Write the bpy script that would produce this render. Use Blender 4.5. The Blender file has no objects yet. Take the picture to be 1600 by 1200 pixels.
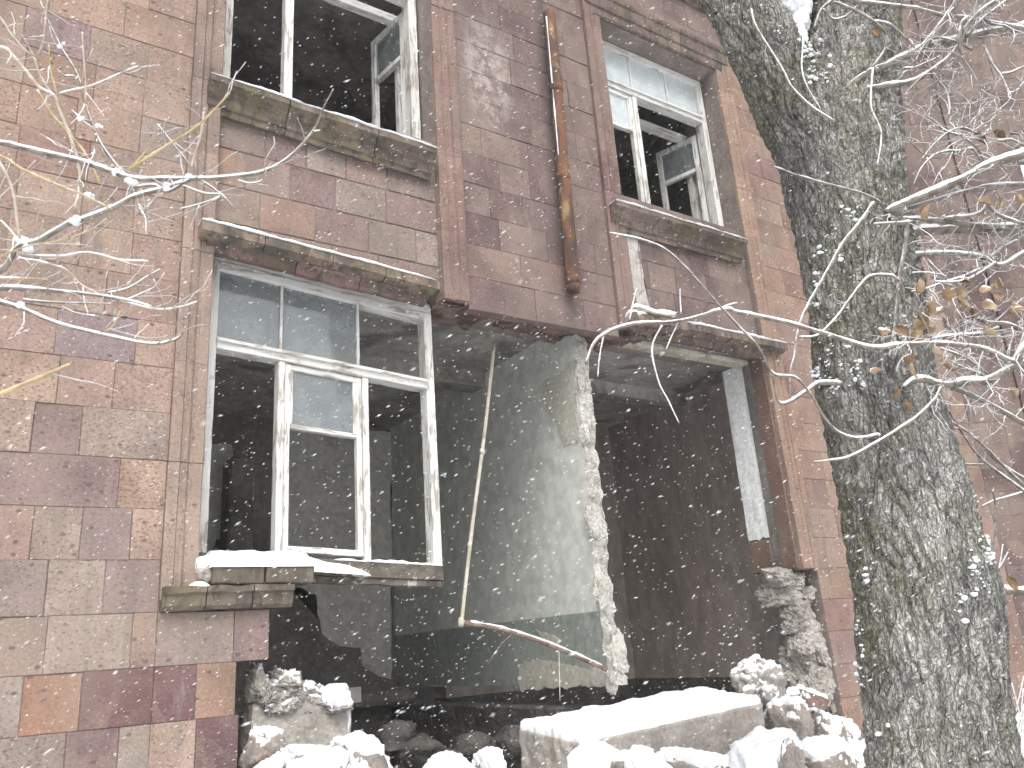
import bpy, bmesh, math, random
import numpy as np
from mathutils import Vector, Matrix, noise as N

scene = bpy.context.scene
col = scene.collection
random.seed(7)

# ------------------------------------------------------------------ camera
# world: X along the facade, Y into the building, Z up; facade face at Y = 0
CAM = np.array([0.0, -4.5, 1.65])
FPX = 1270.0
ax = np.array([2000.0, 270.0, FPX]); ax /= np.linalg.norm(ax)
au = np.array([-280.0, -3900.0, FPX]); au /= np.linalg.norm(au)
au = au - ax * (au @ ax); au /= np.linalg.norm(au)
af = np.cross(au, ax)
R = np.stack([ax, af, au])
cam_data = bpy.data.cameras.new('camera')
cam = bpy.data.objects.new('camera', cam_data)
col.objects.link(cam)
cx, cy, cz = R @ [1, 0, 0], R @ [0, -1, 0], R @ [0, 0, -1]
cam.matrix_world = Matrix(((cx[0], cy[0], cz[0], CAM[0]), (cx[1], cy[1], cz[1], CAM[1]),
                           (cx[2], cy[2], cz[2], CAM[2]), (0, 0, 0, 1)))
cam_data.sensor_width = 36.0
cam_data.lens = 36.0 * FPX / 1600.0
cam_data.clip_start = 0.05
cam_data.clip_end = 500
cam_data.dof.use_dof = True
cam_data.dof.focus_distance = 5.6
cam_data.dof.aperture_fstop = 6.5
scene.camera = cam

# ------------------------------------------------------------------ sky and sun (overcast, snowing)
SUN_EL, SUN_AZ = math.radians(52), math.radians(205)
world = bpy.data.worlds.new('World')
scene.world = world
world.use_nodes = True
wn, wl = world.node_tree.nodes, world.node_tree.links
wn.clear()
wo = wn.new('ShaderNodeOutputWorld')
wb = wn.new('ShaderNodeBackground')
sky = wn.new('ShaderNodeTexSky')
sky.sky_type = 'NISHITA'
sky.sun_disc = False
sky.sun_elevation = SUN_EL
sky.sun_rotation = SUN_AZ
sky.air_density = 1.0
sky.dust_density = 6.0
hs = wn.new('ShaderNodeHueSaturation')
hs.inputs['Saturation'].default_value = 0.10
wl.new(sky.outputs[0], hs.inputs['Color'])
wl.new(hs.outputs[0], wb.inputs['Color'])
wb.inputs['Strength'].default_value = 0.15
wl.new(wb.outputs[0], wo.inputs['Surface'])
sun_data = bpy.data.lights.new('sun', 'SUN')
sun_data.energy = 0.9
sun_data.angle = math.radians(40)
sun_data.color = (1.0, 0.97, 0.93)
sun = bpy.data.objects.new('sun', sun_data)
col.objects.link(sun)
sd = Vector((math.sin(SUN_AZ) * math.cos(SUN_EL), math.cos(SUN_AZ) * math.cos(SUN_EL), math.sin(SUN_EL)))
sun.rotation_euler = sd.to_track_quat('Z', 'Y').to_euler()
scene.view_settings.view_transform = 'Standard'
scene.view_settings.look = 'None'
scene.view_settings.gamma = 1.0
scene.view_settings.use_curve_mapping = False
scene.view_settings.exposure = 0.68
scene.cycles.use_denoising = True
scene.cycles.max_bounces = 8
scene.cycles.diffuse_bounces = 6
scene.cycles.volume_bounces = 1

# ------------------------------------------------------------------ measuring helpers
def ray(u, v):
    return R @ np.array([u - 800.0, v - 600.0, FPX])
def W(u, v, Y=0.0):                       # point of the plane Y = const
    d = ray(u, v); t = (Y - CAM[1]) / d[1]; p = CAM + t * d
    return Vector(p)
hf = np.array([R[0, 2], R[1, 2], 0.0]); hf /= np.linalg.norm(hf)
def P(u, v, d):                           # point d metres ahead of the viewer (horizontal distance)
    r = ray(u, v); t = d / (r @ hf)
    return Vector(CAM + t * r)
def px(p):
    q = R.T @ (np.array(p) - CAM)
    return 800 + FPX * q[0] / q[2], 600 + FPX * q[1] / q[2], q[2]
def inframe(p, m=40):
    u, v, z = px(p)
    return z > 0.1 and -m < u < 1600 + m and -m < v < 1200 + m
def fb(p, s, o=3):
    return N.fractal(Vector(p) * s, 1.0, 2.0, o)

# ------------------------------------------------------------------ materials
def L(c): return (c[0], c[1], c[2], 1.0)
class NT:
    def __init__(s, name):
        s.m = bpy.data.materials.new(name); s.m.use_nodes = True
        s.t = s.m.node_tree; s.n = s.t.nodes; s.n.clear()
        s.out = s.n.new('ShaderNodeOutputMaterial'); s.b = s.n.new('ShaderNodeBsdfPrincipled')
        s.lk(s.b.outputs[0], s.out.inputs[0])
        s.geo = s.n.new('ShaderNodeNewGeometry'); s.pos = s.geo.outputs['Position']
    def lk(s, a, b): s.t.links.new(a, b)
    def set(s, inp, v):
        if hasattr(v, 'is_linked') or isinstance(v, bpy.types.NodeSocket): s.lk(v, inp)
        else: inp.default_value = v
    def scaled(s, vec, sc):
        m = s.n.new('ShaderNodeVectorMath'); m.operation = 'MULTIPLY'; s.set(m.inputs[0], vec); m.inputs[1].default_value = sc
        return m.outputs[0]
    def noise(s, scale, detail=4, rough=0.55, vec=None, dist=0.0):
        n = s.n.new('ShaderNodeTexNoise'); s.set(n.inputs['Vector'], vec or s.pos)
        n.inputs['Scale'].default_value = scale; n.inputs['Detail'].default_value = detail
        n.inputs['Roughness'].default_value = rough; n.inputs['Distortion'].default_value = dist
        return n.outputs['Fac']
    def voro(s, scale, vec=None, out='Distance', feat='F1', rnd=1.0):
        n = s.n.new('ShaderNodeTexVoronoi'); n.feature = feat; s.set(n.inputs['Vector'], vec or s.pos)
        n.inputs['Scale'].default_value = scale; n.inputs['Randomness'].default_value = rnd
        return n.outputs[out]
    def ramp(s, f, a, b, lo=0.0, hi=1.0):
        n = s.n.new('ShaderNodeMapRange'); n.interpolation_type = 'SMOOTHSTEP'; s.set(n.inputs[0], f)
        n.inputs[1].default_value = a; n.inputs[2].default_value = b; n.inputs[3].default_value = lo; n.inputs[4].default_value = hi
        return n.outputs[0]
    def math(s, op, a, b=None, clamp=False):
        n = s.n.new('ShaderNodeMath'); n.operation = op; n.use_clamp = clamp; s.set(n.inputs[0], a)
        if b is not None: s.set(n.inputs[1], b)
        return n.outputs[0]
    def mix(s, f, a, b, mode='MIX'):
        n = s.n.new('ShaderNodeMix'); n.data_type = 'RGBA'; n.blend_type = mode
        s.set(n.inputs[0], f); s.set(n.inputs[6], L(a) if isinstance(a, tuple) else a); s.set(n.inputs[7], L(b) if isinstance(b, tuple) else b)
        return n.outputs[2]
    def bright(s, c, f):                                  # c * f
        n = s.n.new('ShaderNodeVectorMath'); n.operation = 'SCALE'; s.set(n.inputs[0], L(c)[:3] if isinstance(c, tuple) else c); s.set(n.inputs['Scale'], f)
        return n.outputs[0]
    def sep(s, vec):
        n = s.n.new('ShaderNodeSeparateXYZ'); s.lk(vec, n.inputs[0]); return n.outputs
    def bump(s, h, strength=0.5, dist=0.01, prev=None):
        n = s.n.new('ShaderNodeBump'); n.inputs['Strength'].default_value = strength; n.inputs['Distance'].default_value = dist
        s.lk(h, n.inputs['Height'])
        if prev is not None: s.lk(prev, n.inputs['Normal'])
        return n.outputs[0]
    def done(s, colr, rough=0.9, nrm=None, spec=0.2):
        s.set(s.b.inputs['Base Color'], L(colr) if isinstance(colr, tuple) else colr)
        s.set(s.b.inputs['Roughness'], rough); s.b.inputs['Specular IOR Level'].default_value = spec
        if nrm is not None: s.lk(nrm, s.b.inputs['Normal'])
        return s.m
M = {}

def tuff(name, moss=0.0, fixed=None, grime=1.0, attr=None):
    t = NT(name)
    oi = t.n.new('ShaderNodeObjectInfo')
    base = fixed if fixed else oi.outputs['Color']
    if attr:
        at = t.n.new('ShaderNodeAttribute'); at.attribute_name = attr; base = at.outputs['Color']
    # each block carries its own grain: shift the pattern per object
    off = t.n.new('ShaderNodeVectorMath'); off.operation = 'ADD'
    rv = t.n.new('ShaderNodeCombineXYZ')
    for i, k in enumerate((37.0, 11.0, 53.0)): t.lk(t.math('MULTIPLY', oi.outputs['Random'], k), rv.inputs[i])
    t.lk(t.pos, off.inputs[0]); t.lk(rv.outputs[0], off.inputs[1]); v = off.outputs[0]
    big = t.noise(2.6, 3, 0.5, v, 0.6)
    c = t.bright(base if not isinstance(base, tuple) else base, t.ramp(big, 0.25, 0.75, 0.50, 0.80))
    # second tone inside the block: greyer or more tan clouds and flow bands
    c = t.mix(t.ramp(t.noise(3.4, 3, 0.6, t.scaled(v, (1.0, 1.0, 0.45)), 1.2), 0.50, 0.66, 0, 0.42), c, (0.27, 0.205, 0.165))
    c = t.mix(t.ramp(t.noise(4.1, 3, 0.6, t.scaled(v, (1, 1, 2.2)), 0.8), 0.54, 0.72, 0, 0.40), c, (0.165, 0.112, 0.103))
    fine = t.noise(70, 4, 0.7, v)
    c = t.bright(c, t.ramp(fine, 0.3, 0.7, 0.78, 1.2))
    # lava clasts and pits
    pv = t.scaled(v, (1.0, 1.0, 1.45))
    pd = t.voro(17, pv); pc = t.sep(t.voro(17, pv, 'Color'))
    pit = t.math('MULTIPLY', t.ramp(t.math('ADD', pd, t.math('MULTIPLY', t.noise(60, 2, 0.5, v), 0.16)), 0.24, 0.33, 1, 0), t.ramp(pc[0], 0.72, 0.76, 0, 1))
    pd2 = t.voro(48, pv); pc2 = t.sep(t.voro(48, pv, 'Color'))
    pit2 = t.math('MULTIPLY', t.ramp(pd2, 0.28, 0.40, 1, 0), t.ramp(pc2[1], 0.60, 0.64, 0, 1))
    c = t.mix(t.math('MULTIPLY', pit, 0.72), c, (0.085, 0.06, 0.055))
    c = t.mix(t.math('MULTIPLY', pit2, 0.5), c, (0.10, 0.07, 0.062))
    lite = t.math('MULTIPLY', t.ramp(t.voro(60, v), 0.20, 0.28, 1, 0), t.ramp(t.sep(t.voro(60, v, 'Color'))[2], 0.80, 0.83, 0, 1))
    c = t.mix(t.math('MULTIPLY', lite, 0.30), c, (0.40, 0.34, 0.30))
    c = t.mix(t.ramp(t.noise(1.3, 4, 0.6), 0.40, 0.66, 0, 0.45), c, (0.25, 0.198, 0.163))
    # rain streaks running down the wall and pale efflorescence, in wall space
    st = t.noise(7.0, 4, 0.6, t.scaled(t.pos, (1.0, 1.0, 0.10)), 0.3)
    c = t.mix(t.ramp(st, 0.54, 0.72, 0, 0.50 * grime), c, (0.135, 0.112, 0.105))
    st2 = t.noise(9.0, 4, 0.6, t.scaled(t.pos, (1.0, 1.0, 0.13)), 0.3)
    c = t.mix(t.ramp(st2, 0.62, 0.76, 0, 0.34), c, (0.36, 0.32, 0.29))
    # a large salt bloom and a black run on the pier under the broken gutter
    s = t.sep(t.pos)
    dx = t.math('SUBTRACT', s[0], 3.02); dz = t.math('SUBTRACT', s[2], 6.02)
    r2 = t.math('ADD', t.math('MULTIPLY', t.math('MULTIPLY', dx, dx), 5.0), t.math('MULTIPLY', dz, dz))
    bloom = t.math('MULTIPLY', t.ramp(r2, 0.0, 0.42, 1, 0), t.ramp(t.noise(9, 5, 0.7), 0.42, 0.60, 0, 1))
    c = t.mix(t.math('MULTIPLY', bloom, 0.62), c, (0.42, 0.395, 0.375))
    dx = t.math('ABSOLUTE', t.math('SUBTRACT', s[0], 3.62))
    run = t.math('MULTIPLY', t.ramp(t.math('ADD', dx, t.math('MULTIPLY', t.noise(3, 3), 0.12)), 0.06, 0.17, 1, 0), t.ramp(s[2], 3.4, 4.6, 0.2, 1))
    c = t.mix(t.math('MULTIPLY', run, 0.6), c, (0.075, 0.065, 0.06))
    if moss:
        mm = t.ramp(t.noise(3.2, 5, 0.65), 0.50 - 0.12 * moss, 0.68, 0, 0.8)
        c = t.mix(mm, c, t.mix(t.noise(14, 3), (0.06, 0.06, 0.032), (0.175, 0.16, 0.085)))
        c = t.mix(t.ramp(t.noise(5.5, 4, 0.65), 0.46, 0.64, 0, 0.75), c, (0.075, 0.068, 0.06))
        c = t.mix(t.ramp(t.noise(16, 5, 0.7, t.scaled(t.pos, (1, 1, 0.3))), 0.50, 0.64, 0, 0.6), c, (0.05, 0.046, 0.04))
        c = t.mix(t.ramp(t.noise(11, 4, 0.65), 0.62, 0.72, 0, 0.5 * moss), c, (0.30, 0.21, 0.07))
    h = t.math('SUBTRACT', t.math('ADD', t.math('MULTIPLY', fine, 0.35), t.math('MULTIPLY', t.noise(18, 4, 0.6, v), 0.6)), t.math('ADD', t.math('MULTIPLY', pit, 0.9), t.math('MULTIPLY', pit2, 0.5)))
    return t.done(c, 0.92, t.bump(h, 0.55, 0.006), 0.15)
M['tuff'] = tuff('tuff_stone')
M['tuff_many'] = tuff('tuff_stone_far', attr='block_tint')
M['trim'] = tuff('trim_stone', moss=0.25)
M['moss'] = tuff('mossy_trim_stone', moss=0.6)

def simple(name, ca, cb, scale=6, rough=0.9, bs=25, bstr=0.5, bd=0.006, spots=None, vecs=None, spec=0.2):
    t = NT(name)
    vec = t.scaled(t.pos, vecs) if vecs else t.pos
    c = t.mix(t.ramp(t.noise(scale, 5, 0.62, vec, 0.4), 0.32, 0.68), ca, cb)
    c = t.bright(c, t.ramp(t.noise(scale * 9, 4, 0.65, vec), 0.3, 0.7, 0.84, 1.15))
    if spots:
        for (sc, lo, hi, amt, sc_col) in spots:
            c = t.mix(t.ramp(t.noise(sc, 5, 0.65, vec, 0.5), lo, hi, 0, amt), c, sc_col)
    return t.done(c, rough, t.bump(t.noise(bs, 6, 0.65, vec), bstr, bd), spec)
M['mortar'] = simple('mortar_core', (0.17, 0.14, 0.125), (0.25, 0.21, 0.187), 4)
M['core'] = simple('rubble_core', (0.27, 0.25, 0.225), (0.42, 0.39, 0.355), 5, bs=14, bstr=0.9, bd=0.02, spots=[(7, 0.56, 0.66, 0.45, (0.17, 0.15, 0.135)), (9, 0.60, 0.68, 0.5, (0.42, 0.39, 0.36))])
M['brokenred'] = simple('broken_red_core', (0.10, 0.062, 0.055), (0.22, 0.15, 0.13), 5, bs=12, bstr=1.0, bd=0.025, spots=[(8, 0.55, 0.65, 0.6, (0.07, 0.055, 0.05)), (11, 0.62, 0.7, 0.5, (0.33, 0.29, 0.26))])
M['plaster'] = simple('pale_plaster', (0.60, 0.615, 0.565), (0.65, 0.665, 0.61), 1.0, rough=0.8, bs=5, bstr=0.15, spots=[(2.4, 0.64, 0.76, 0.35, (0.30, 0.27, 0.20)), (0.8, 0.60, 0.80, 0.12, (0.40, 0.40, 0.37)), (40, 0.68, 0.74, 0.25, (0.3, 0.29, 0.26))])
M['dado'] = simple('green_dado_paint', (0.26, 0.29, 0.26), (0.33, 0.355, 0.32), 2.2, rough=0.6, bs=12, bstr=0.3, spots=[(4.5, 0.60, 0.64, 0.7, (0.33, 0.32, 0.27)), (3.0, 0.63, 0.68, 0.6, (0.15, 0.12, 0.09))])
M['oldplaster'] = simple('grey_old_plaster', (0.58, 0.565, 0.52), (0.68, 0.665, 0.615), 2.0, bs=9, bstr=0.35, spots=[(3, 0.58, 0.7, 0.5, (0.26, 0.23, 0.19))])
M['tanplaster'] = simple('tan_plaster_scar', (0.48, 0.46, 0.395), (0.57, 0.55, 0.48), 4, bs=15, bstr=0.5, spots=[(7, 0.56, 0.66, 0.5, (0.26, 0.23, 0.18))])
M['dirtywhite'] = simple('dirty_limewash', (0.34, 0.31, 0.23), (0.52, 0.49, 0.41), 5, bs=15, bstr=0.5, spots=[(6, 0.54, 0.64, 0.6, (0.20, 0.165, 0.11))])
M['limewash'] = simple('limewash', (0.36, 0.33, 0.31), (0.50, 0.48, 0.455), 9, bs=25, bstr=0.5, spots=[(12, 0.52, 0.62, 0.7, (0.25, 0.18, 0.165))])
M['whiteplaster'] = simple('white_reveal_plaster', (0.80, 0.82, 0.81), (0.86, 0.87, 0.865), 3, rough=0.8, bs=12, bstr=0.3, spots=[(6, 0.62, 0.70, 0.5, (0.40, 0.39, 0.36))])
M['endgrain'] = simple('broken_partition_edge', (0.42, 0.40, 0.36), (0.58, 0.56, 0.52), 7, bs=22, bstr=0.9, bd=0.015, spots=[(13, 0.60, 0.66, 0.55, (0.24, 0.21, 0.18)), (5, 0.6, 0.7, 0.35, (0.44, 0.37, 0.27))])
M['soot'] = simple('sooty_masonry', (0.15, 0.141, 0.13), (0.25, 0.235, 0.215), 1.8, bs=7, bstr=0.8, bd=0.03, spots=[(3, 0.58, 0.70, 0.5, (0.19, 0.165, 0.14))])
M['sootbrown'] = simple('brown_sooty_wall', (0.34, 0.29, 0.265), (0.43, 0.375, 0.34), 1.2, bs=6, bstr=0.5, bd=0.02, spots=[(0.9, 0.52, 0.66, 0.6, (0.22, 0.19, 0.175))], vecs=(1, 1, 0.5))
M['ceiling'] = simple('stained_ceiling', (0.26, 0.247, 0.228), (0.44, 0.42, 0.385), 1.6, bs=6, bstr=0.7, bd=0.02, spots=[(1.2, 0.52, 0.62, 0.7, (0.12, 0.11, 0.10)), (2.6, 0.58, 0.66, 0.5, (0.16, 0.115, 0.08))])
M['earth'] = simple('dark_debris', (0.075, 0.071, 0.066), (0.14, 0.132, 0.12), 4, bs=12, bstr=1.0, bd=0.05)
M['stone'] = simple('fallen_stone', (0.20, 0.18, 0.16), (0.33, 0.29, 0.255), 5, bs=16, bstr=0.9, bd=0.012, spots=[(7, 0.58, 0.66, 0.5, (0.12, 0.105, 0.095)), (4, 0.58, 0.7, 0.45, (0.34, 0.22, 0.17))])
M['snow'] = simple('snow', (0.74, 0.765, 0.80), (0.80, 0.82, 0.85), 12, rough=0.85, bs=32, bstr=0.6, bd=0.012)
M['flake'] = simple('snowflake', (0.88, 0.89, 0.90), (0.90, 0.90, 0.91), 12)

def paintwood(name, st):
    t = NT(name)
    v = t.scaled(t.pos, st)
    wear = t.noise(45, 5, 0.65, v, 0.4); big = t.noise(4, 4, 0.6)
    f = t.math('ADD', t.math('MULTIPLY', wear, 0.6), t.math('MULTIPLY', big, 0.4))
    c = t.mix(t.ramp(t.noise(12, 4, 0.6, v), 0.35, 0.7), (0.66, 0.655, 0.63), (0.52, 0.51, 0.475))
    c = t.mix(t.ramp(f, 0.515, 0.575, 0, 0.85), c, (0.30, 0.27, 0.235))
    c = t.mix(t.ramp(t.noise(90, 3, 0.7, v), 0.62, 0.70, 0, 0.45), c, (0.24, 0.205, 0.17))
    return t.done(c, 0.7, t.bump(t.math('SUBTRACT', t.noise(80, 4, 0.6, v), t.math('MULTIPLY', t.ramp(f, 0.535, 0.59), 0.7)), 0.6, 0.004), 0.3)
M['paint'] = paintwood('flaking_white_paint_upright', (1, 1, 0.12))
M['paint_h'] = paintwood('flaking_white_paint_level', (0.12, 1, 1))
M['rawwood'] = simple('rotten_wood', (0.07, 0.06, 0.05), (0.16, 0.14, 0.118), 8, bs=30, bstr=0.9, spots=[(9, 0.56, 0.64, 0.7, (0.50, 0.48, 0.44))])

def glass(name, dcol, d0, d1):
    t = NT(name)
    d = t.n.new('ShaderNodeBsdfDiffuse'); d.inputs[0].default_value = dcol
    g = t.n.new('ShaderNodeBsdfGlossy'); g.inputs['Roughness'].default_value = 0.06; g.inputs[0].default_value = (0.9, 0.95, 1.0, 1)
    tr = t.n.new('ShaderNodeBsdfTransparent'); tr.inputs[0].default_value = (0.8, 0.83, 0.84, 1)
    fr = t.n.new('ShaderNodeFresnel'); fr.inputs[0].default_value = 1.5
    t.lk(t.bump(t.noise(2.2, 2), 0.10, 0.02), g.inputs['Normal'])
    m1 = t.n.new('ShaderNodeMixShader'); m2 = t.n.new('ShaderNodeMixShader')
    dirt_and_sky = t.ramp(t.noise(5, 6, 0.7, None, 0.8), 0.30, 0.75, d0, d1)  # dirt film; on the pale panes it carries the painted sky
    t.lk(dirt_and_sky, m1.inputs[0]); t.lk(tr.outputs[0], m1.inputs[1]); t.lk(d.outputs[0], m1.inputs[2])
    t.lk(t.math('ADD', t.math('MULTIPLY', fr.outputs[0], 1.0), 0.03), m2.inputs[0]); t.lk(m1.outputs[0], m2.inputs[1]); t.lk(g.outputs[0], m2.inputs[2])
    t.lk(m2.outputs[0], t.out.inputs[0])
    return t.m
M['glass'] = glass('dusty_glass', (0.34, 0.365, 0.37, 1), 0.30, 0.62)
M['frosted'] = glass('sky_reflection_glass', (0.66, 0.72, 0.73, 1), 0.62, 0.85)  # bright sky reflection painted into these panes as a pale diffuse colour

def rust():
    t = NT('rusted_pipe')
    v = t.scaled(t.pos, (1, 1, 0.4))
    c = t.mix(t.ramp(t.noise(9, 5, 0.65, v), 0.35, 0.62), (0.065, 0.046, 0.04), (0.17, 0.082, 0.048))
    c = t.mix(t.ramp(t.noise(5, 5, 0.6, v, 0.8), 0.55, 0.63, 0, 0.8), c, (0.30, 0.215, 0.11))
    c = t.mix(t.ramp(t.noise(40, 4, 0.7), 0.56, 0.66, 0, 0.6), c, (0.07, 0.045, 0.035))
    return t.done(c, 0.85, t.bump(t.noise(60, 5, 0.7), 0.6, 0.004), 0.3)
M['rust'] = rust()
M['pole'] = simple('weathered_conduit', (0.36, 0.33, 0.26), (0.52, 0.49, 0.42), 9, bs=40, spots=[(14, 0.58, 0.66, 0.6, (0.25, 0.19, 0.13))])
M['rustrod'] = simple('rusty_rod', (0.15, 0.10, 0.08), (0.27, 0.20, 0.165), 14, bs=40)

def bark():
    t = NT('furrowed_bark')
    v = t.scaled(t.pos, (1, 1, 0.35))
    c = t.mix(t.ramp(t.noise(11, 6, 0.68, v, 0.7), 0.34, 0.66), (0.26, 0.255, 0.238), (0.47, 0.462, 0.435))
    c = t.mix(t.ramp(t.noise(6, 5, 0.65, t.scaled(t.pos, (1, 1, 0.25)), 0.8), 0.57, 0.66, 0, 0.75), c, (0.52, 0.495, 0.465))
    c = t.mix(t.ramp(t.noise(4.5, 4, 0.6, t.scaled(t.pos, (1, 1, 0.3)), 1.0), 0.55, 0.66, 0, 0.6), c, (0.50, 0.47, 0.44))
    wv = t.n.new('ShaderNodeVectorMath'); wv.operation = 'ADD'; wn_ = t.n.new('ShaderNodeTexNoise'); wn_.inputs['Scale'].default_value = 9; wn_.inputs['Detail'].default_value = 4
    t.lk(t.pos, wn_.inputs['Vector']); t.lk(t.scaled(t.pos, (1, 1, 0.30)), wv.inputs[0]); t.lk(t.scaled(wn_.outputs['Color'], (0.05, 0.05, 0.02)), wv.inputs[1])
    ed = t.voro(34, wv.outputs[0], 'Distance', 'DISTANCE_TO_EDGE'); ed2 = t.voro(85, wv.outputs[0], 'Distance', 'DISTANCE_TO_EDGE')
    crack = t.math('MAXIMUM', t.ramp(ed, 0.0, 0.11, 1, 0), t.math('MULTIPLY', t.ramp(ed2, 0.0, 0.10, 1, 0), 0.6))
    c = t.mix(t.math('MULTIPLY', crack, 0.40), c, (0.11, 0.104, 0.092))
    c = t.bright(c, t.ramp(t.noise(1.7, 3, 0.5, t.scaled(t.pos, (1, 1, 0.5)), 0.6), 0.35, 0.65, 0.66, 1.12))
    c = t.mix(t.ramp(t.noise(2.3, 4, 0.6, t.scaled(t.pos, (1.3, 1.3, 0.35)), 0.8), 0.56, 0.66, 0, 0.55), c, (0.55, 0.51, 0.475))
    c = t.mix(t.ramp(t.noise(1.9, 4, 0.6, t.scaled(t.pos, (1, 1, 0.6)), 0.4), 0.50, 0.64, 0, 0.50), c, (0.205, 0.195, 0.125))
    # lichen and algae
    g = t.math('MULTIPLY', t.ramp(t.noise(2.4, 5, 0.6, None, 0.5), 0.42, 0.62), t.ramp(t.noise(24, 4, 0.65), 0.36, 0.60))
    c = t.mix(t.math('MULTIPLY', g, 0.6), c, (0.20, 0.21, 0.125))
    c = t.mix(t.ramp(t.noise(3.1, 5, 0.6), 0.66, 0.74, 0, 0.6), c, (0.21, 0.19, 0.06))
    c = t.bright(c, t.ramp(t.noise(75, 4, 0.7), 0.34, 0.66, 0.70, 1.25))
    c = t.bright(c, t.ramp(t.noise(34, 5, 0.7, v, 0.5), 0.36, 0.64, 0.78, 1.16))
    h = t.math('SUBTRACT', t.math('ADD', t.noise(38, 6, 0.72, v, 0.6), t.math('MULTIPLY', t.noise(120, 3), 0.3)), crack)
    return t.done(c, 0.95, t.bump(h, 1.0, 0.014), 0.1)
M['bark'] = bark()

def twig(name, ca, cb, snow_lo, snow_hi):
    t = NT(name)
    c = t.mix(t.ramp(t.noise(30, 4), 0.35, 0.65), ca, cb)
    nz = t.sep(t.geo.outputs['Normal'])[2]
    m = t.ramp(t.math('ADD', nz, t.math('MULTIPLY', t.math('SUBTRACT', t.noise(35, 4, 0.6), 0.5), 1.1)), snow_lo, snow_hi)
    c = t.mix(m, c, (0.83, 0.85, 0.87))
    return t.done(c, 0.9, t.bump(t.noise(90, 4), 0.4, 0.003), 0.15)
M['branch'] = twig('snow_dusted_branch', (0.13, 0.112, 0.095), (0.25, 0.222, 0.195), 0.10, 0.55)
M['twig'] = twig('snow_dusted_twig', (0.20, 0.18, 0.155), (0.36, 0.33, 0.30), -0.35, 0.25)
M['shoot'] = twig('yellow_shoot', (0.34, 0.26, 0.13), (0.50, 0.40, 0.23), 0.35, 0.9)
M['shoot2'] = twig('pale_shoot', (0.30, 0.25, 0.20), (0.43, 0.37, 0.305), 0.30, 0.85)

def leafm():
    t = NT('dead_leaf')
    oi = t.n.new('ShaderNodeObjectInfo')
    c = t.mix(oi.outputs['Random'], (0.17, 0.105, 0.06), (0.42, 0.32, 0.205))
    c = t.mix(t.ramp(t.noise(40, 4), 0.4, 0.65, 0, 0.5), c, (0.14, 0.075, 0.04))
    nz = t.sep(t.geo.outputs['Normal'])[2]
    c = t.mix(t.ramp(t.math('ADD', nz, t.math('MULTIPLY', t.noise(25, 4), 0.8)), 0.95, 1.2), c, (0.84, 0.86, 0.88))
    return t.done(c, 0.75, t.bump(t.noise(60, 4), 0.5, 0.004), 0.2)
M['leaf'] = leafm()

# ------------------------------------------------------------------ object helpers
def link(name, me, mat=None, parent=None, smooth=False):
    o = bpy.data.objects.new(name, me); col.objects.link(o)
    if mat and not me.materials: me.materials.append(M[mat])
    if parent: o.parent = parent
    if smooth:
        me.polygons.foreach_set('use_smooth', [True] * len(me.polygons))
    return o
def pyd(name, vs, fs, mat=None, parent=None, smooth=False):
    me = bpy.data.meshes.new(name); me.from_pydata([tuple(v) for v in vs], [], fs); me.update()
    return link(name, me, mat, parent, smooth)
def frombm(name, bm, mat=None, parent=None, smooth=False):
    bmesh.ops.recalc_face_normals(bm, faces=bm.faces)
    me = bpy.data.meshes.new(name); bm.to_mesh(me); bm.free()
    return link(name, me, mat, parent, smooth)
def tag(o, label, cat, group=None, kind=None):
    if label: o['label'] = label
    if cat: o['category'] = cat
    if group: o['group'] = group
    if kind: o['kind'] = kind
    return o
def empty(name, loc=(0, 0, 0)):
    o = bpy.data.objects.new(name, None); col.objects.link(o); o.location = loc; o.empty_display_size = 0.2
    return o
def bmbox(bm, lo, hi, bev=0.0, jit=0.0, seg=1):
    co = [(x, y, z) for x in (lo[0], hi[0]) for y in (lo[1], hi[1]) for z in (lo[2], hi[2])]
    vs = [bm.verts.new((c[0] + random.uniform(-jit, jit), c[1] + random.uniform(-jit, jit) * 0.6, c[2] + random.uniform(-jit, jit))) for c in co]
    fs = [bm.faces.new([vs[i] for i in f]) for f in ((0, 1, 3, 2), (4, 6, 7, 5), (0, 4, 5, 1), (2, 3, 7, 6), (0, 2, 6, 4), (1, 5, 7, 3))]
    if bev:
        es = list({e for f in fs for e in f.edges})
        bmesh.ops.bevel(bm, geom=es, offset=bev, segments=seg, affect='EDGES')
    return vs
def box(name, lo, hi, mat, parent=None, bev=0.0, jit=0.0):
    bm = bmesh.new(); bmbox(bm, lo, hi, bev, jit)
    return frombm(name, bm, mat, parent)
def catmull(pts, n):
    pts = [np.array(p, float) for p in pts]
    if len(pts) == 2: pts = [pts[0], (pts[0] + pts[1]) / 2, pts[1]]
    pp = [2 * pts[0] - pts[1]] + pts + [2 * pts[-1] - pts[-2]]
    out = []
    segs = len(pts) - 1
    for i in range(segs):
        a, b, c, d = pp[i:i + 4]
        k = max(2, int(round(n / segs)))
        for j in range(k):
            t = j / k
            out.append(0.5 * ((2 * b) + (c - a) * t + (2 * a - 5 * b + 4 * c - d) * t * t + (3 * b - a - 3 * c + d) * t ** 3))
    out.append(pts[-1])
    return np.array(out)
def frames(C):
    T = np.gradient(C, axis=0); T /= np.linalg.norm(T, axis=1)[:, None] + 1e-9
    ref = np.array([0, 0, 1.0]) if abs(T[0][2]) < 0.9 else np.array([0, 1.0, 0])
    a = ref - T[0] * (ref @ T[0]); a /= np.linalg.norm(a)
    A, B = [], []
    for t in T:
        a = a - t * (a @ t); a /= np.linalg.norm(a) + 1e-9
        A.append(a); B.append(np.cross(t, a))
    return T, np.array(A), np.array(B)
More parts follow.
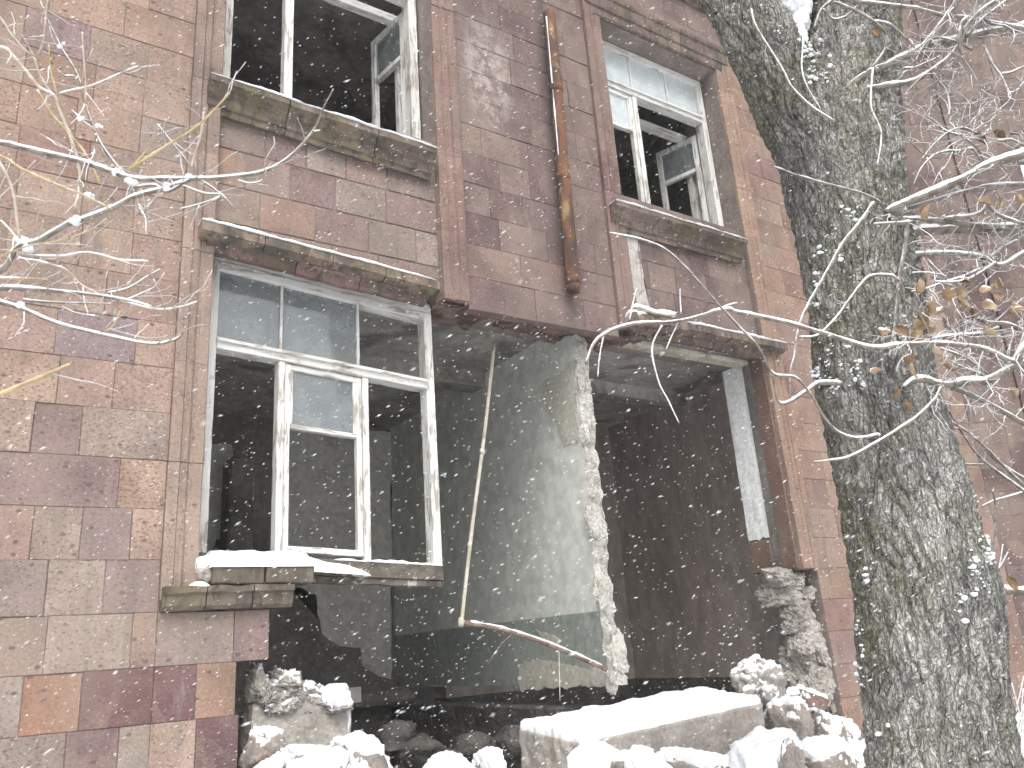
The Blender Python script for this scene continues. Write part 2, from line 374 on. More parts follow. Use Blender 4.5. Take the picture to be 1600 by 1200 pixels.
class Tubes:
    def __init__(s): s.v, s.f = [], []
    def add(s, C, r, seg=7, wob=0.0, seed=0.0):
        C = np.asarray(C, float); r = np.asarray(r, float) * np.ones(len(C))
        T, A, B = frames(C); b0 = len(s.v); n = len(C)
        for i in range(n):
            for k in range(seg):
                th = 2 * math.pi * k / seg
                rr = r[i]
                if wob: rr *= 1 + wob * N.noise(Vector((C[i][0] * 30 + seed, C[i][1] * 30 + math.cos(th), C[i][2] * 30 + math.sin(th))))
                s.v.append(C[i] + rr * (math.cos(th) * A[i] + math.sin(th) * B[i]))
        for i in range(n - 1):
            for k in range(seg):
                k2 = (k + 1) % seg
                s.f.append((b0 + i * seg + k, b0 + i * seg + k2, b0 + (i + 1) * seg + k2, b0 + (i + 1) * seg + k))
        s.f.append(tuple(b0 + k for k in range(seg))[::-1]); s.f.append(tuple(b0 + (n - 1) * seg + k for k in range(seg)))
    def build(s, name, mat, parent=None, smooth=True): return pyd(name, s.v, s.f, mat, parent, smooth)

def snow_strip(name, p0, p1, w, h, parent, seed=0, ragged=0.5, y_in=None):
    """snow lying along a ledge from p0 to p1 (front edge), w deep in +Y, h high"""
    p0, p1 = Vector(p0), Vector(p1); n = max(12, int((p1 - p0).length / 0.025)); m = 7
    vs, fs = [], []
    for i in range(n + 1):
        t = i / n; b = p0.lerp(p1, t)
        k = max(0.12, 1 + ragged * 2.0 * N.noise(Vector((b.x * 4 + seed, seed, b.z * 3))) + ragged * N.noise(Vector((b.x * 17 + seed, 3.1, seed))))
        k *= min(1, 0.35 + 6 * min(t, 1 - t) )
        fr = 0.012 * N.noise(Vector((b.x * 13, seed, 9.0)))
        for j in range(m):
            a = math.pi * j / (m - 1)
            prof = (0.5 - 0.5 * math.cos(a))
            vs.append((b.x, b.y - 0.004 + fr + w * prof, b.z - 0.004 + h * k * math.sin(a) ** 0.55 * (1 + 0.15 * N.noise(Vector((b.x * 22, prof * 5, seed))))))
    for i in range(n):
        for j in range(m - 1):
            fs.append((i * m + j, (i + 1) * m + j, (i + 1) * m + j + 1, i * m + j + 1))
        fs.append((i * m + m - 1, (i + 1) * m + m - 1, (i + 1) * m, i * m))
    fs.append(tuple(range(m))[::-1]); fs.append(tuple(n * m + j for j in range(m)))
    return pyd(name, vs, fs, 'snow', parent, True)

def rock_mesh(size, boxy, seed, cuts=9, rough=0.10, planes=5):
    bm = bmesh.new(); bmesh.ops.create_cube(bm, size=2.0)
    bmesh.ops.subdivide_edges(bm, edges=bm.edges[:], cuts=cuts, use_grid_fill=True)
    rnd = random.Random(seed)
    pl = [(Vector((rnd.gauss(0, 1), rnd.gauss(0, 1), rnd.gauss(0, 1))).normalized(), rnd.uniform(0.66, 0.92)) for _ in range(planes)]
    for v in bm.verts:
        p = v.co.copy(); s = p.normalized() * 1.15
        p = s.lerp(p, boxy)
        for n, d in pl:
            e = p.dot(n) - d
            if e > 0: p -= n * e * 0.97
        q = p * 1.3 + Vector((seed * 3.7, seed * 1.3, seed * 2.1))
        p += p.normalized() * (rough * N.fractal(q, 1.0, 2.0, 4) + rough * 0.5 * N.noise(q * 4) + rough * 0.28 * N.noise(q * 10) + rough * 0.16 * N.noise(q * 24))
        v.co = Vector((p.x * size[0], p.y * size[1], p.z * size[2]))
    bmesh.ops.recalc_face_normals(bm, faces=bm.faces)
    me = bpy.data.meshes.new('stone'); bm.to_mesh(me); bm.free()
    return me
def snow_cap(me, mw, th, parent, seed, lo=0.25, hi=0.65, name='snow'):
    """snow lying on the upward faces of a mesh, as its own closed layer"""
    vs = []
    m3 = mw.to_3x3()
    inv = mw.inverted()
    for v in me.vertices:
        p = mw @ v.co; n = (m3 @ v.normal).normalized()
        nz = n.z + 0.28 * N.noise(p * 9 + Vector((seed, 0, 0))) + 0.24 * N.noise(p * 24) + 0.20 * N.noise(p * 60)
        w = min(1, max(0, (nz - lo) / (hi - lo))); w = w * w * (3 - 2 * w)
        if w > 0: q = p + Vector((0, 0, th * w * (1 + 0.35 * N.noise(p * 6)))) + n * 0.006 * w - n * 0.012 * (1 - w)
        else: q = p - n * 0.012
        vs.append(inv @ q)
    return pyd(name, vs, [tuple(p.vertices) for p in me.polygons], 'snow', parent, True)

# ------------------------------------------------------------------ ground: snow over rubble, rising to the wall
def ground():
    vs, fs = [], []
    xs = np.concatenate([np.linspace(-26, -3, 14), np.linspace(-2.6, 11, 70), np.linspace(12, 34, 14)])
    ys = np.concatenate([np.linspace(-34, -7, 14), np.linspace(-6.5, -0.02, 52)])
    for y in ys:
        for x in xs:
            t = min(1, max(0, (y + 3.6) / 3.4)); z = 0.72 * t * t * (3 - 2 * t)
            z += 0.07 * N.fractal(Vector((x * 0.9, y * 0.9, 1)), 1, 2, 4) if abs(x) < 14 and y > -9 else 0
            vs.append((x, y, z))
    n = len(xs)
    for j in range(len(ys) - 1):
        for i in range(n - 1):
            fs.append((j * n + i, j * n + i + 1, (j + 1) * n + i + 1, (j + 1) * n + i))
    o = pyd('ground', vs, fs, 'snow', None, True); o['kind'] = 'structure'
ground()

# ------------------------------------------------------------------ the building
bld = empty('ruined_building', (3.4, 0, 0))
tag(bld, 'abandoned two storey building of pink tuff blocks with a collapsed ground floor wall', 'building')
def part(name, lo, hi, mat, bev=0.0, parent=None): return box(name, tuple(np.array(lo)), hi, mat, parent or bld, bev)
bld.location = (0, 0, 0)

TOP = 10.6
# backing masonry behind the facing blocks
CORE0 = 0.007
cores = [(-2.2, 0.99, 0.0, TOP, 0), (0.99, 1.20, 0.0, 1.70, 0), (1.20, 1.36, 1.69, 1.94, 0.0), (0.99, 2.52, 4.06, 5.14, 0.035), (0.99, 2.52, 7.27, TOP, 0),
         (2.52, 4.30, 4.02, TOP, 0), (4.30, 5.82, 4.03, 5.14, 0.035), (4.30, 5.82, 7.13, TOP, 0), (5.82, 6.02, 2.12, TOP, 0), (6.02, 9.1, 0.0, TOP, 0)]
for (x0, x1, z0, z1, yo) in cores:
    part('backing_wall', (x0, CORE0 + yo, z0), (x1, 0.5, z1), 'mortar')

# angled wing beyond the tree
WA = math.radians(36)
WO = Vector((9.1, 0, 0)); WD = Vector((math.cos(WA), -math.sin(WA), 0)); WN = Vector((math.sin(WA), math.cos(WA), 0))
def wing_pt(s, z, y=0.0): return WO + WD * s + WN * y + Vector((0, 0, z))
def wing_box(name, s0, s1, y0, y1, z0, z1, mat, bev=0.0):
    bm = bmesh.new(); bmbox(bm, (s0, y0, z0), (s1, y1, z1), bev)
    o = frombm(name, bm, mat, bld); o.location = WO; o.rotation_euler = (0, 0, -WA); return o
WW0, WW1 = 1.36, 2.55                           # window column in the wing
for (s0, s1, z0, z1) in ((0, WW0, 0, TOP), (WW1, 4.5, 0, TOP), (WW0, WW1, 0, 2.35), (WW0, WW1, 4.0, 5.5), (WW0, WW1, 7.1, TOP)):
    wing_box('backing_wall', s0, s1, CORE0, 0.5, z0, z1, 'mortar')
wing_box('room_wall', WW0 - 0.4, WW1 + 1.9, 2.6, 2.8, 0, TOP, 'soot')

# ---- facing blocks
PAL_L = [(0.42, 0.315, 0.255), (0.40, 0.29, 0.245), (0.37, 0.265, 0.23), (0.44, 0.345, 0.28), (0.34, 0.235, 0.215), (0.41, 0.29, 0.225), (0.39, 0.31, 0.26)]
PAL_C = [(0.27, 0.175, 0.165), (0.245, 0.155, 0.155), (0.30, 0.205, 0.185), (0.22, 0.13, 0.135), (0.32, 0.235, 0.20), (0.26, 0.18, 0.175), (0.29, 0.21, 0.20)]
PAL_S = [(0.38, 0.275, 0.235), (0.31, 0.215, 0.20), (0.40, 0.32, 0.27), (0.35, 0.23, 0.19), (0.28, 0.18, 0.175), (0.37, 0.29, 0.255)]
PAL_R = [(0.46, 0.30, 0.22), (0.42, 0.27, 0.205), (0.36, 0.22, 0.185), (0.47, 0.33, 0.245), (0.32, 0.19, 0.17)]
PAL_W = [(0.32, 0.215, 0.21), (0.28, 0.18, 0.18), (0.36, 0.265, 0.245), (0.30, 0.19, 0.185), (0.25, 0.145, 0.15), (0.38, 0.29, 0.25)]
OVER = [((80, 1100), (0.50, 0.25, 0.135)), ((180, 1090), (0.215, 0.105, 0.11)), ((265, 1085), (0.20, 0.095, 0.105)), ((350, 1080), (0.45, 0.275, 0.18)), ((20, 1100), (0.42, 0.34, 0.28)),
        ((215, 1165), (0.40, 0.34, 0.28)), ((320, 1160), (0.215, 0.12, 0.125)), ((140, 1175), (0.24, 0.15, 0.155)), ((50, 1175), (0.36, 0.28, 0.23)),
        ((30, 1000), (0.39, 0.30, 0.235)), ((140, 1000), (0.45, 0.365, 0.29)), ((285, 1000), (0.36, 0.285, 0.25)), ((400, 1000), (0.33, 0.235, 0.22)),
        ((35, 915), (0.35, 0.27, 0.24)), ((115, 915), (0.43, 0.345, 0.28)), ((205, 920), (0.34, 0.245, 0.225)), ((90, 830), (0.42, 0.33, 0.26)), ((165, 830), (0.355, 0.26, 0.25)),
        ((130, 520), (0.37, 0.205, 0.165)), ((205, 540), (0.33, 0.25, 0.245)), ((200, 650), (0.43, 0.335, 0.27)), ((90, 640), (0.42, 0.32, 0.25)), ((80, 760), (0.33, 0.225, 0.215)), ((60, 700), (0.32, 0.22, 0.21)),
        ((100, 215), (0.36, 0.20, 0.165)), ((230, 200), (0.37, 0.29, 0.25)), ((180, 90), (0.44, 0.335, 0.25)), ((40, 60), (0.36, 0.25, 0.24)),
        ((385, 260), (0.42, 0.245, 0.155)), ((450, 330), (0.42, 0.26, 0.195)), ((475, 270), (0.31, 0.205, 0.20)), ((535, 290), (0.40, 0.325, 0.265)), ((380, 310), (0.40, 0.30, 0.235)), ((600, 375), (0.40, 0.32, 0.255)), ((520, 350), (0.33, 0.23, 0.21)),
        ((740, 240), (0.35, 0.255, 0.205)), ((755, 420), (0.36, 0.25, 0.205)), ((800, 440), (0.36, 0.245, 0.20)), ((870, 440), (0.33, 0.215, 0.19)), ((720, 340), (0.30, 0.24, 0.23)),
        ((1215, 420), (0.44, 0.31, 0.22)), ((1240, 560), (0.42, 0.27, 0.20)), ((1220, 330), (0.43, 0.30, 0.22)), ((1190, 200), (0.30, 0.18, 0.17)), ((1200, 270), (0.32, 0.185, 0.165)), ((1300, 800), (0.42, 0.30, 0.225)),
        ((1290, 860), (0.42, 0.29, 0.22)), ((1310, 1000), (0.34, 0.215, 0.195)), ((1420, 150), (0.40, 0.29, 0.21)), ((1540, 95), (0.38, 0.33, 0.27))]
def grey(c, k):
    m = 0.35 * c[0] + 0.45 * c[1] + 0.2 * c[2]; return tuple(x + (m - x) * k for x in c)
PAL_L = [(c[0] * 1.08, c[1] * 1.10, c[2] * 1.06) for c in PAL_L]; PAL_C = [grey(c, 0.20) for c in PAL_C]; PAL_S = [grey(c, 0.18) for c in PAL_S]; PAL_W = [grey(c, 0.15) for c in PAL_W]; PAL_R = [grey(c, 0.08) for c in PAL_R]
OVER = [(uv, tuple(x * 0.95 for x in grey(c, 0.24))) for uv, c in OVER]
def near(pal, k):
    m = [sum(c[i] for c in pal) / len(pal) for i in range(3)]; return [tuple(c[i] + (m[i] - c[i]) * k for i in range(3)) for c in pal]
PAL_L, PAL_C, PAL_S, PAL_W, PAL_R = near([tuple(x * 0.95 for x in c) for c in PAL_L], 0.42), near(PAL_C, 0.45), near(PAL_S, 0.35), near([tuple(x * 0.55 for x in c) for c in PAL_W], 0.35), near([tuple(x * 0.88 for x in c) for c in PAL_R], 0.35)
PAL_C = [tuple(x * 0.93 for x in c) for c in PAL_C]
PAL_L = [(c[0], c[1] * 0.955, c[2] * 0.97) for c in PAL_L]; OVER = [(uv, (c[0], c[1] * 0.965, c[2] * 0.97)) for uv, c in OVER]
specs = []
def rows(x0, x1, z0, z1, base, pitch, pal, yoff=0.0, wing=False, wid=(0.30, 0.52), gap=0.0009, fixed={}, rnd=None, cuts={}):
    rnd = rnd or random
    k = math.floor((z0 - base) / pitch)
    while base + k * pitch < z1 - 0.01:
        a, b = max(z0, base + k * pitch), min(z1, base + (k + 1) * pitch); zc = (a + b) / 2
        xe = cuts.get(k, x1)
        if b - a > 0.03:
            if k in fixed: js = [x0] + [j for j in fixed[k] if x0 + 0.05 < j < xe - 0.05] + [xe]
            else:
                js = [x0]; 
                w = rnd.uniform(0.15, wid[1])
                while xe - js[-1] > wid[1] + 0.12:
                    js.append(js[-1] + w); w = rnd.uniform(*wid)
                if xe - js[-1] > wid[1] * 1.0: js.append((xe + js[-1]) / 2)
                js.append(xe)
            for p, q in zip(js[:-1], js[1:]):
                specs.append((p, q, a, b, yoff, pal, wing, gap))
        k += 1
def uj(us, v): return [W(u, v).x for u in us]
B0, PT = 1.684, 0.2588
fixL = {-1: uj((35, 127, 228, 305), 1085), 0: uj((72, 205, 365), 1000), 1: uj((72, 163), 915), 2: uj((50, 127, 205), 830), -2: uj((103, 185, 245), 1165), 3: uj((185,), 760), 5: uj((90, 178), 600), 4: uj((48, 125), 690)}
rows(-1.2, 0.81, 0.8, 6.9, B0, PT, PAL_L, fixed=fixL, wid=(0.27, 0.42))
rows(0.81, 1.37, 0.8, 1.94, B0, PT, PAL_L, fixed={-1: uj((305,), 1085), 0: uj((365,), 1000), -2: [1.02]}, cuts={-1: 1.205, -2: 1.225, -3: 1.25})
B1 = 3.934
rows(0.992, 2.518, 4.13, 5.25, B1 + 0.03, PT, PAL_S, yoff=0.035, wid=(0.27, 0.40), gap=0.0045)
rows(2.722, 4.098, B1, 8.6, B1, PT, PAL_C, wid=(0.25, 0.48))
rows(4.302, 5.818, 4.14, 5.3, B1, PT, PAL_C, yoff=0.035, wid=(0.27, 0.42))
rows(4.102, 6.018, 7.42, 7.86, B1, PT, PAL_C, wid=(0.27, 0.42))
rows(6.022, 9.095, 0.6, 9.8, B1, PT, PAL_R, wid=(0.30, 0.55))
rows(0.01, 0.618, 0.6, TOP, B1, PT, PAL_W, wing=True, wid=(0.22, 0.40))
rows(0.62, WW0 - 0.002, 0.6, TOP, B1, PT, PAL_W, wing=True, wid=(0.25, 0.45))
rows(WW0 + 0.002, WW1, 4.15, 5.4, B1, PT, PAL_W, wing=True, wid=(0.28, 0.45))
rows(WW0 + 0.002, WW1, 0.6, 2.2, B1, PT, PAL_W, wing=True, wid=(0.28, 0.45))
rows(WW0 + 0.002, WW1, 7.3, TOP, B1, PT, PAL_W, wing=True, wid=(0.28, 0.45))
def spec_pt(sp, x, z): return wing_pt(x, z) if sp[6] else Vector((x, sp[4], z))
def hidden_by_tree(u, v): return 1262 + 0.09 * max(0, v - 350) < u < 1385 + 0.11 * max(0, v - 350) and v > 120
vis = []
for sp in specs:
    cs = [spec_pt(sp, x, z) for x in (sp[0], sp[1]) for z in (sp[2], sp[3])]
    uv = [px(c)[:2] for c in cs]
    if any(-300 < u < 1900 and -250 < v < 1400 for u, v in uv):
        us = [min(1600, max(0, u)) for u, v in uv]; vv = [min(1200, max(0, v)) for u, v in uv]
        A = (max(us) - min(us)) * (max(vv) - min(vv))
        if all(hidden_by_tree(u, v) for u, v in uv): A = 0
        vis.append((A, sp))
vis.sort(key=lambda t: -t[0])
rest = bmesh.new(); rest_cols = []
for idx, (A, sp) in enumerate(vis):
    x0, x1, z0, z1, yo, pal, wing, gap = sp
    rr = random.Random(round(x0 * 977 + z0 * 3571 + wing * 5))
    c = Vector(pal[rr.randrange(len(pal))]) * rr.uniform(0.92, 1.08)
    pc = px(spec_pt(sp, (x0 + x1) / 2, (z0 + z1) / 2))
    for (uv, oc) in OVER:
        w = W(*uv)
        if not wing and x0 <= w.x < x1 and z0 <= w.z < z1: c = Vector(oc)
    proud = rr.uniform(-0.003, 0.004) + (0.03 if wing and x0 > 0.61 else 0)
    hx, hz = (x1 - x0) / 2 - gap, (z1 - z0) / 2 - gap
    if idx < 300 and A > 0:
        bm = bmesh.new(); bmbox(bm, (-hx, -proud, -hz), (hx, 0.09, hz), 0.0028, 0.0018)
        o = frombm('stone_block', bm, 'tuff', bld)
        ctr = spec_pt(sp, (x0 + x1) / 2, (z0 + z1) / 2)
        o.location = ctr; o.rotation_euler = (rr.gauss(0, 0.003), 0, (-WA if wing else 0) + rr.gauss(0, 0.004))
        o.color = (c.x, c.y, c.z, 1)
    else:
        mtx = Matrix.Translation(spec_pt(sp, (x0 + x1) / 2, (z0 + z1) / 2)) @ Matrix.Rotation(-WA if wing else 0, 4, 'Z')
        for v in bmbox(rest, (-hx, -proud, -hz), (hx, 0.09, hz), 0, 0.002): v.co = mtx @ v.co; rest_cols.append((c.x, c.y, c.z, 1.0))
if len(rest.verts):
    o = frombm('stone_blocks', rest, 'tuff_many', bld); o['kind'] = 'stuff'
    ca = o.data.color_attributes.new('block_tint', 'FLOAT_COLOR', 'POINT')
    for i, c in enumerate(rest_cols): ca.data[i].color = c

# ---- vertical moulded frames of the two window bays
def moulded_strip(x0, x1, z0, z1, mat='trim', flip=False, colr=(0.34, 0.25, 0.21), rounded=True, step=0.62):
    w = x1 - x0
    prof = [(0.0, 0.02), (0.0, -0.030), (0.10, -0.034), (0.30, -0.034), (0.34, -0.024), (0.38, -0.024), (0.42, -0.034), (0.52, -0.030), (0.60, -0.016), (0.66, -0.016), (0.70, -0.022), (0.97, -0.022), (1.0, -0.017), (1.0, 0.19)]
    if flip: prof = [(1 - a, b) for a, b in prof][::-1]
    z = z0
    while z < z1 - 0.02:
        zz = min(z1, z + step * random.uniform(0.8, 1.2))
        if z1 - zz < 0.2: zz = z1
        if any(inframe((xx, 0, q), 250) for q in (z, zz) for xx in (x0, x1)):
            n = 6; vs = []; fs = []; m = len(prof); dy = random.uniform(-0.003, 0.003)
            for i in range(n + 1):
                q = z + 0.0015 + (zz - z - 0.003) * i / n
                for a, b in prof:
                    cv = 0.004 * N.noise(Vector((a * 9, q * 8, x0)))
                    vs.append((x0 + a * w, b + dy + (cv if b < 0.01 else 0), q))
            for i in range(n):
                for j in range(m - 1): fs.append((i * m + j, i * m + j + 1, (i + 1) * m + j + 1, (i + 1) * m + j))
            fs.append(tuple(range(m))[::-1]); fs.append(tuple(n * m + j for j in range(m)))
            o = pyd('frame_stone', vs, fs, mat, bld)
            k = random.uniform(0.85, 1.12); o.color = (colr[0] * k, colr[1] * k, colr[2] * k, 1)
        z = zz
moulded_strip(0.81, 0.988, 2.00, 6.7, mat='tuff', colr=(0.40, 0.30, 0.25))
moulded_strip(2.522, 2.718, 3.97, 7.4, mat='tuff', flip=True, colr=(0.30, 0.20, 0.175))
moulded_strip(4.102, 4.298, 4.02, 7.3, mat='tuff', colr=(0.28, 0.185, 0.17))
moulded_strip(5.822, 6.018, 2.12, 7.3, mat='tuff', flip=True, colr=(0.40, 0.27, 0.205))

# ---- horizontal mouldings: cornices and sills, each of a few stones
P_CORN = [(0.0, 0.0), (-0.02, 0.0), (-0.035, 0.035), (-0.035, 0.05), (-0.06, 0.075), (-0.075, 0.10), (-0.075, 0.115), (-0.125, 0.135), (-0.135, 0.145), (-0.135, 0.195), (-0.125, 0.205), (0.03, 0.235)]
P_SILL = [(0.0, -0.05), (-0.018, -0.05), (-0.022, -0.012), (-0.038, -0.008), (-0.042, 0.018), (-0.056, 0.046), (-0.082, 0.058), (-0.084, 0.080), (-0.112, 0.098), (-0.13, 0.106), (-0.13, 0.15), (-0.12, 0.16), (0.22, 0.185)]
def moulding(name, A, B, prof, nst, mat, colr, rag=0.004, sag=0.0, sc=1.0, brk=None, parent=None):
    A, B = Vector(A), Vector(B)
    ts = [0] + sorted(random.uniform((i - 0.25) / nst, (i + 0.25) / nst) for i in range(1, nst)) + [1]
    out = []
    for t0, t1 in zip(ts[:-1], ts[1:]):
        n = max(4, int((B - A).length * (t1 - t0) / 0.03)); m = len(prof); vs = []; fs = []
        dz = random.uniform(-0.004, 0.004); g = 0.003 / (B - A).length
        for i in range(n + 1):
            t = t0 + g + (t1 - t0 - 2 * g) * i / n; b = A.lerp(B, t)
            for (y, z) in prof:
                chip = rag * N.fractal(Vector((b.x * 9, y * 20, z * 20)), 1, 2, 3)
                if brk: chip *= 1 + brk(t) * 8
                yy, z2 = b.y + y * sc + (abs(chip) * 1.6 if y < -0.01 else 0), b.z + dz + z * sc + chip * 0.6
                vs.append((b.x, yy, z2))
        for i in range(n):
            for j in range(m - 1): fs.append((i * m + j, i * m + j + 1, (i + 1) * m + j + 1, (i + 1) * m + j))
            fs.append((i * m + m - 1, i * m, (i + 1) * m, (i + 1) * m + m - 1))
        fs.append(tuple(range(m))[::-1]); fs.append(tuple(n * m + j for j in range(m)))
        o = pyd(name, vs, fs, mat, parent or bld); k = random.uniform(0.85, 1.12); o.color = (colr[0] * k, colr[1] * k, colr[2] * k, 1)
        out.append(o)
    return out
# cornice over the ground floor left window (sagging to the right)
cl, cr = W(316, 340, -0.135), W(684, 437, -0.135)
P_FASC = [(0.05, 0.0), (-0.075, 0.0), (-0.115, 0.010), (-0.135, 0.018), (-0.135, 0.075), (-0.125, 0.084), (0.05, 0.10)]
P_OVO = [(0.03, 0.0), (-0.015, 0.0), (-0.028, 0.02), (-0.035, 0.038), (-0.058, 0.05), (-0.07, 0.058), (0.05, 0.058)]
moulding('cornice_stone', (cl.x, 0, cl.z - 0.084), (cr.x, 0, cr.z - 0.084), P_FASC, 4, 'moss', (0.30, 0.215, 0.175), rag=0.007)
moulding('cornice_bed', (cl.x + 0.05, 0, cl.z - 0.142), (cr.x - 0.03, 0, cr.z - 0.142), P_OVO, 3, 'trim', (0.24, 0.14, 0.135), rag=0.010)
snow_strip('snow', (cl.x, -0.137, cl.z), (cr.x, -0.137, cr.z), 0.10, 0.018, bld, 1, 0.4)
# upper left sill, upper right sill
sl, sr = W(330, 112, -0.13), W(684, 230, -0.13)
moulding('sill_stone', (sl.x, 0, sl.z - 0.155), (sr.x, 0, sr.z - 0.155), P_SILL, 3, 'moss', (0.25, 0.20, 0.17), rag=0.007)
snow_strip('snow', (sl.x, -0.132, sl.z + 0.0), (sr.x, -0.132, sr.z + 0.0), 0.12, 0.018, bld, 2, 0.5)
snow_strip('snow', (1.0, -0.02, (sl.z + sr.z) / 2 + 0.022), (2.5, 0.03, (sl.z + sr.z) / 2 + 0.022), 0.15, 0.035, bld, 2.5, 0.6)
sl2, sr2 = W(963, 312, -0.13), W(1168, 372, -0.13)
zr = (sl2.z + sr2.z) / 2
moulding('sill_stone', (sl2.x, 0, zr - 0.155), (sr2.x, 0, zr - 0.155), P_SILL, 2, 'moss', (0.24, 0.185, 0.165), rag=0.007)
snow_strip('snow', (sl2.x, -0.132, zr), (sr2.x, -0.132, zr), 0.11, 0.016, bld, 3, 0.5)
snow_strip('snow', (4.33, 0.03, zr + 0.022), (5.80, 0.03, zr + 0.022), 0.15, 0.03, bld, 3.5, 0.6)
# cornice over the ground floor right opening, its left end broken
dl, dr = W(935, 520, -0.12), W(1197, 528, -0.135)
zc = dr.z
moulding('cornice_bed', (4.20, 0, zc - 0.142), (5.97, 0, zc - 0.142), P_OVO, 2, 'trim', (0.22, 0.14, 0.135), rag=0.012, brk=lambda t: max(0, 0.35 - t) * 2)
moulding('cornice_stone', (4.16, 0, zc - 0.084), (6.0, 0, zc - 0.084), P_FASC, 3, 'trim', (0.25, 0.185, 0.165), rag=0.012, brk=lambda t: max(0, 0.35 - t) * 2)
snow_strip('snow', (4.75, -0.137, zc), (6.0, -0.137, zc), 0.10, 0.020, bld, 4, 0.5)
# broken pale bedding mortar above it with snow
for i, (u, v, w_, h_) in enumerate(((1010, 492, 0.17, 0.04), (1035, 497, 0.13, 0.035), (990, 502, 0.10, 0.05))):
    p = W(u, v, -0.03); me = rock_mesh((w_, 0.06, h_), 0.6, 40 + i, 6, 0.16); o = link('broken_mortar', me, 'core', bld); o.location = p
    snow_cap(me, Matrix.Translation(p), 0.02, o, i)
# lower left sill: a lower moulding and a broken upper ledge laden with snow
a, b = W(256, 925, -0.10), W(462, 922, -0.10)
moulding('sill_stone', (a.x, 0, 1.945), (b.x, 0, 1.945), [(0, 0), (-0.05, 0.0), (-0.075, 0.02), (-0.08, 0.075), (-0.10, 0.085), (-0.10, 0.115), (0.3, 0.118)], 3, 'moss', (0.14, 0.122, 0.092), rag=0.011)
a2, b2 = W(332, 915, -0.08), W(492, 918, -0.08)
led = []
for x0, x1 in ((a2.x, (a2.x + b2.x) / 2 - 0.002), ((a2.x + b2.x) / 2 + 0.002, b2.x)):
    bm = bmesh.new(); bmbox(bm, (x0, -0.08, 2.066), (x1, 0.26, 2.165), 0.008, 0.004); o = frombm('sill_stone', bm, 'moss', bld); o.color = (0.115, 0.108, 0.09, 1)
def snow_bank(name, x0, x1, y0, y1, zf, hf_, parent, seed):
    nx, ny = int((x1 - x0) / 0.018) + 2, 14; vs = []; fs = []
    for i in range(nx + 1):
        for j in range(ny + 1):
            x = x0 + (x1 - x0) * i / nx; y = y0 + (y1 - y0) * j / ny
            e = min(1, min(i, nx - i) / 3.0) ** 0.5 * min(1, min(j, ny - j) / 2.2) ** 0.5
            vs.append((x + 0.008 * N.noise(Vector((y * 20, seed, x * 9))), y + 0.010 * N.noise(Vector((x * 14, seed, 0))), zf(x) - 0.01 + e * hf_(x, (y - y0) / (y1 - y0)) * (1 + 0.12 * N.fractal(Vector((x * 9, y * 9, seed)), 1, 2, 3))))
    m = ny + 1
    for i in range(nx):
        for j in range(ny): fs.append((i * m + j, (i + 1) * m + j, (i + 1) * m + j + 1, i * m + j + 1))
    return pyd(name, vs, fs, 'snow', parent, True)
snow_bank('snow', a2.x - 0.01, b2.x + 0.006, -0.088, 0.24, lambda x: 2.165, lambda x, t: 0.075 + 0.05 * t, bld, 3)
xb = W(440, 880, 0.1).x
snow_bank('snow', xb - 0.03, W(572, 880, 0.15).x, 0.06, 0.26, lambda x: 2.165 - 0.03 * (x - xb) / 0.4, lambda x, t: 0.105 * max(0.35, 1 - 1.3 * (x - xb)), bld, 5)
# broken left end of the ledge, snow in the notch
me = rock_mesh((0.08, 0.07, 0.055), 0.5, 61, 7, 0.2); o = link('broken_sill_end', me, 'core', bld); p = Vector((1.035, 0.03, 2.12)); o.location = p; snow_cap(me, Matrix.Translation(p), 0.04, o, 5, 0.1, 0.5)
snow_bank('snow', 0.93, a2.x + 0.01, -0.075, 0.12, lambda x: 2.062, lambda x, t: 0.03 + 0.10 * t * t, bld, 7)
snow_bank('snow', 0.96, a2.x + 0.03, 0.08, 0.24, lambda x: 2.10, lambda x, t: 0.10 + 0.06 * max(0, 1 - (x - 0.96) * 9), bld, 8)

# head of the upper right window and the dentil cornice above
moulding('lintel_stone', (4.12, 0, 7.15), (6.0, 0, 7.15), [(0.2, -0.015), (-0.02, -0.015), (-0.03, 0.0), (-0.03, 0.07), (-0.045, 0.085), (-0.045, 0.20), (-0.06, 0.22), (-0.06, 0.26), (0.02, 0.27)], 3, 'trim', (0.23, 0.165, 0.155))
zt = 7.86
moulding('cornice_stone', (3.9, 0, zt), (6.5, 0, zt), [(0.02, 0), (-0.03, 0.0), (-0.04, 0.03), (-0.05, 0.11), (-0.13, 0.12), (-0.13, 0.15), (-0.16, 0.17), (-0.18, 0.21), (-0.18, 0.25), (0.02, 0.27)], 4, 'trim', (0.26, 0.18, 0.165))
x = 4.0
dm = None
while x < 6.45:
    if dm is None:
        bm = bmesh.new(); bmbox(bm, (-0.028, -0.06, 0), (0.028, 0.02, 0.075), 0.006); o = frombm('dentil', bm, 'trim', bld); dm = o.data
    else: o = link('dentil', dm, None, bld)
    o.location = (x, -0.045, zt + 0.035); o.color = (0.25, 0.17, 0.155, 1); x += 0.098

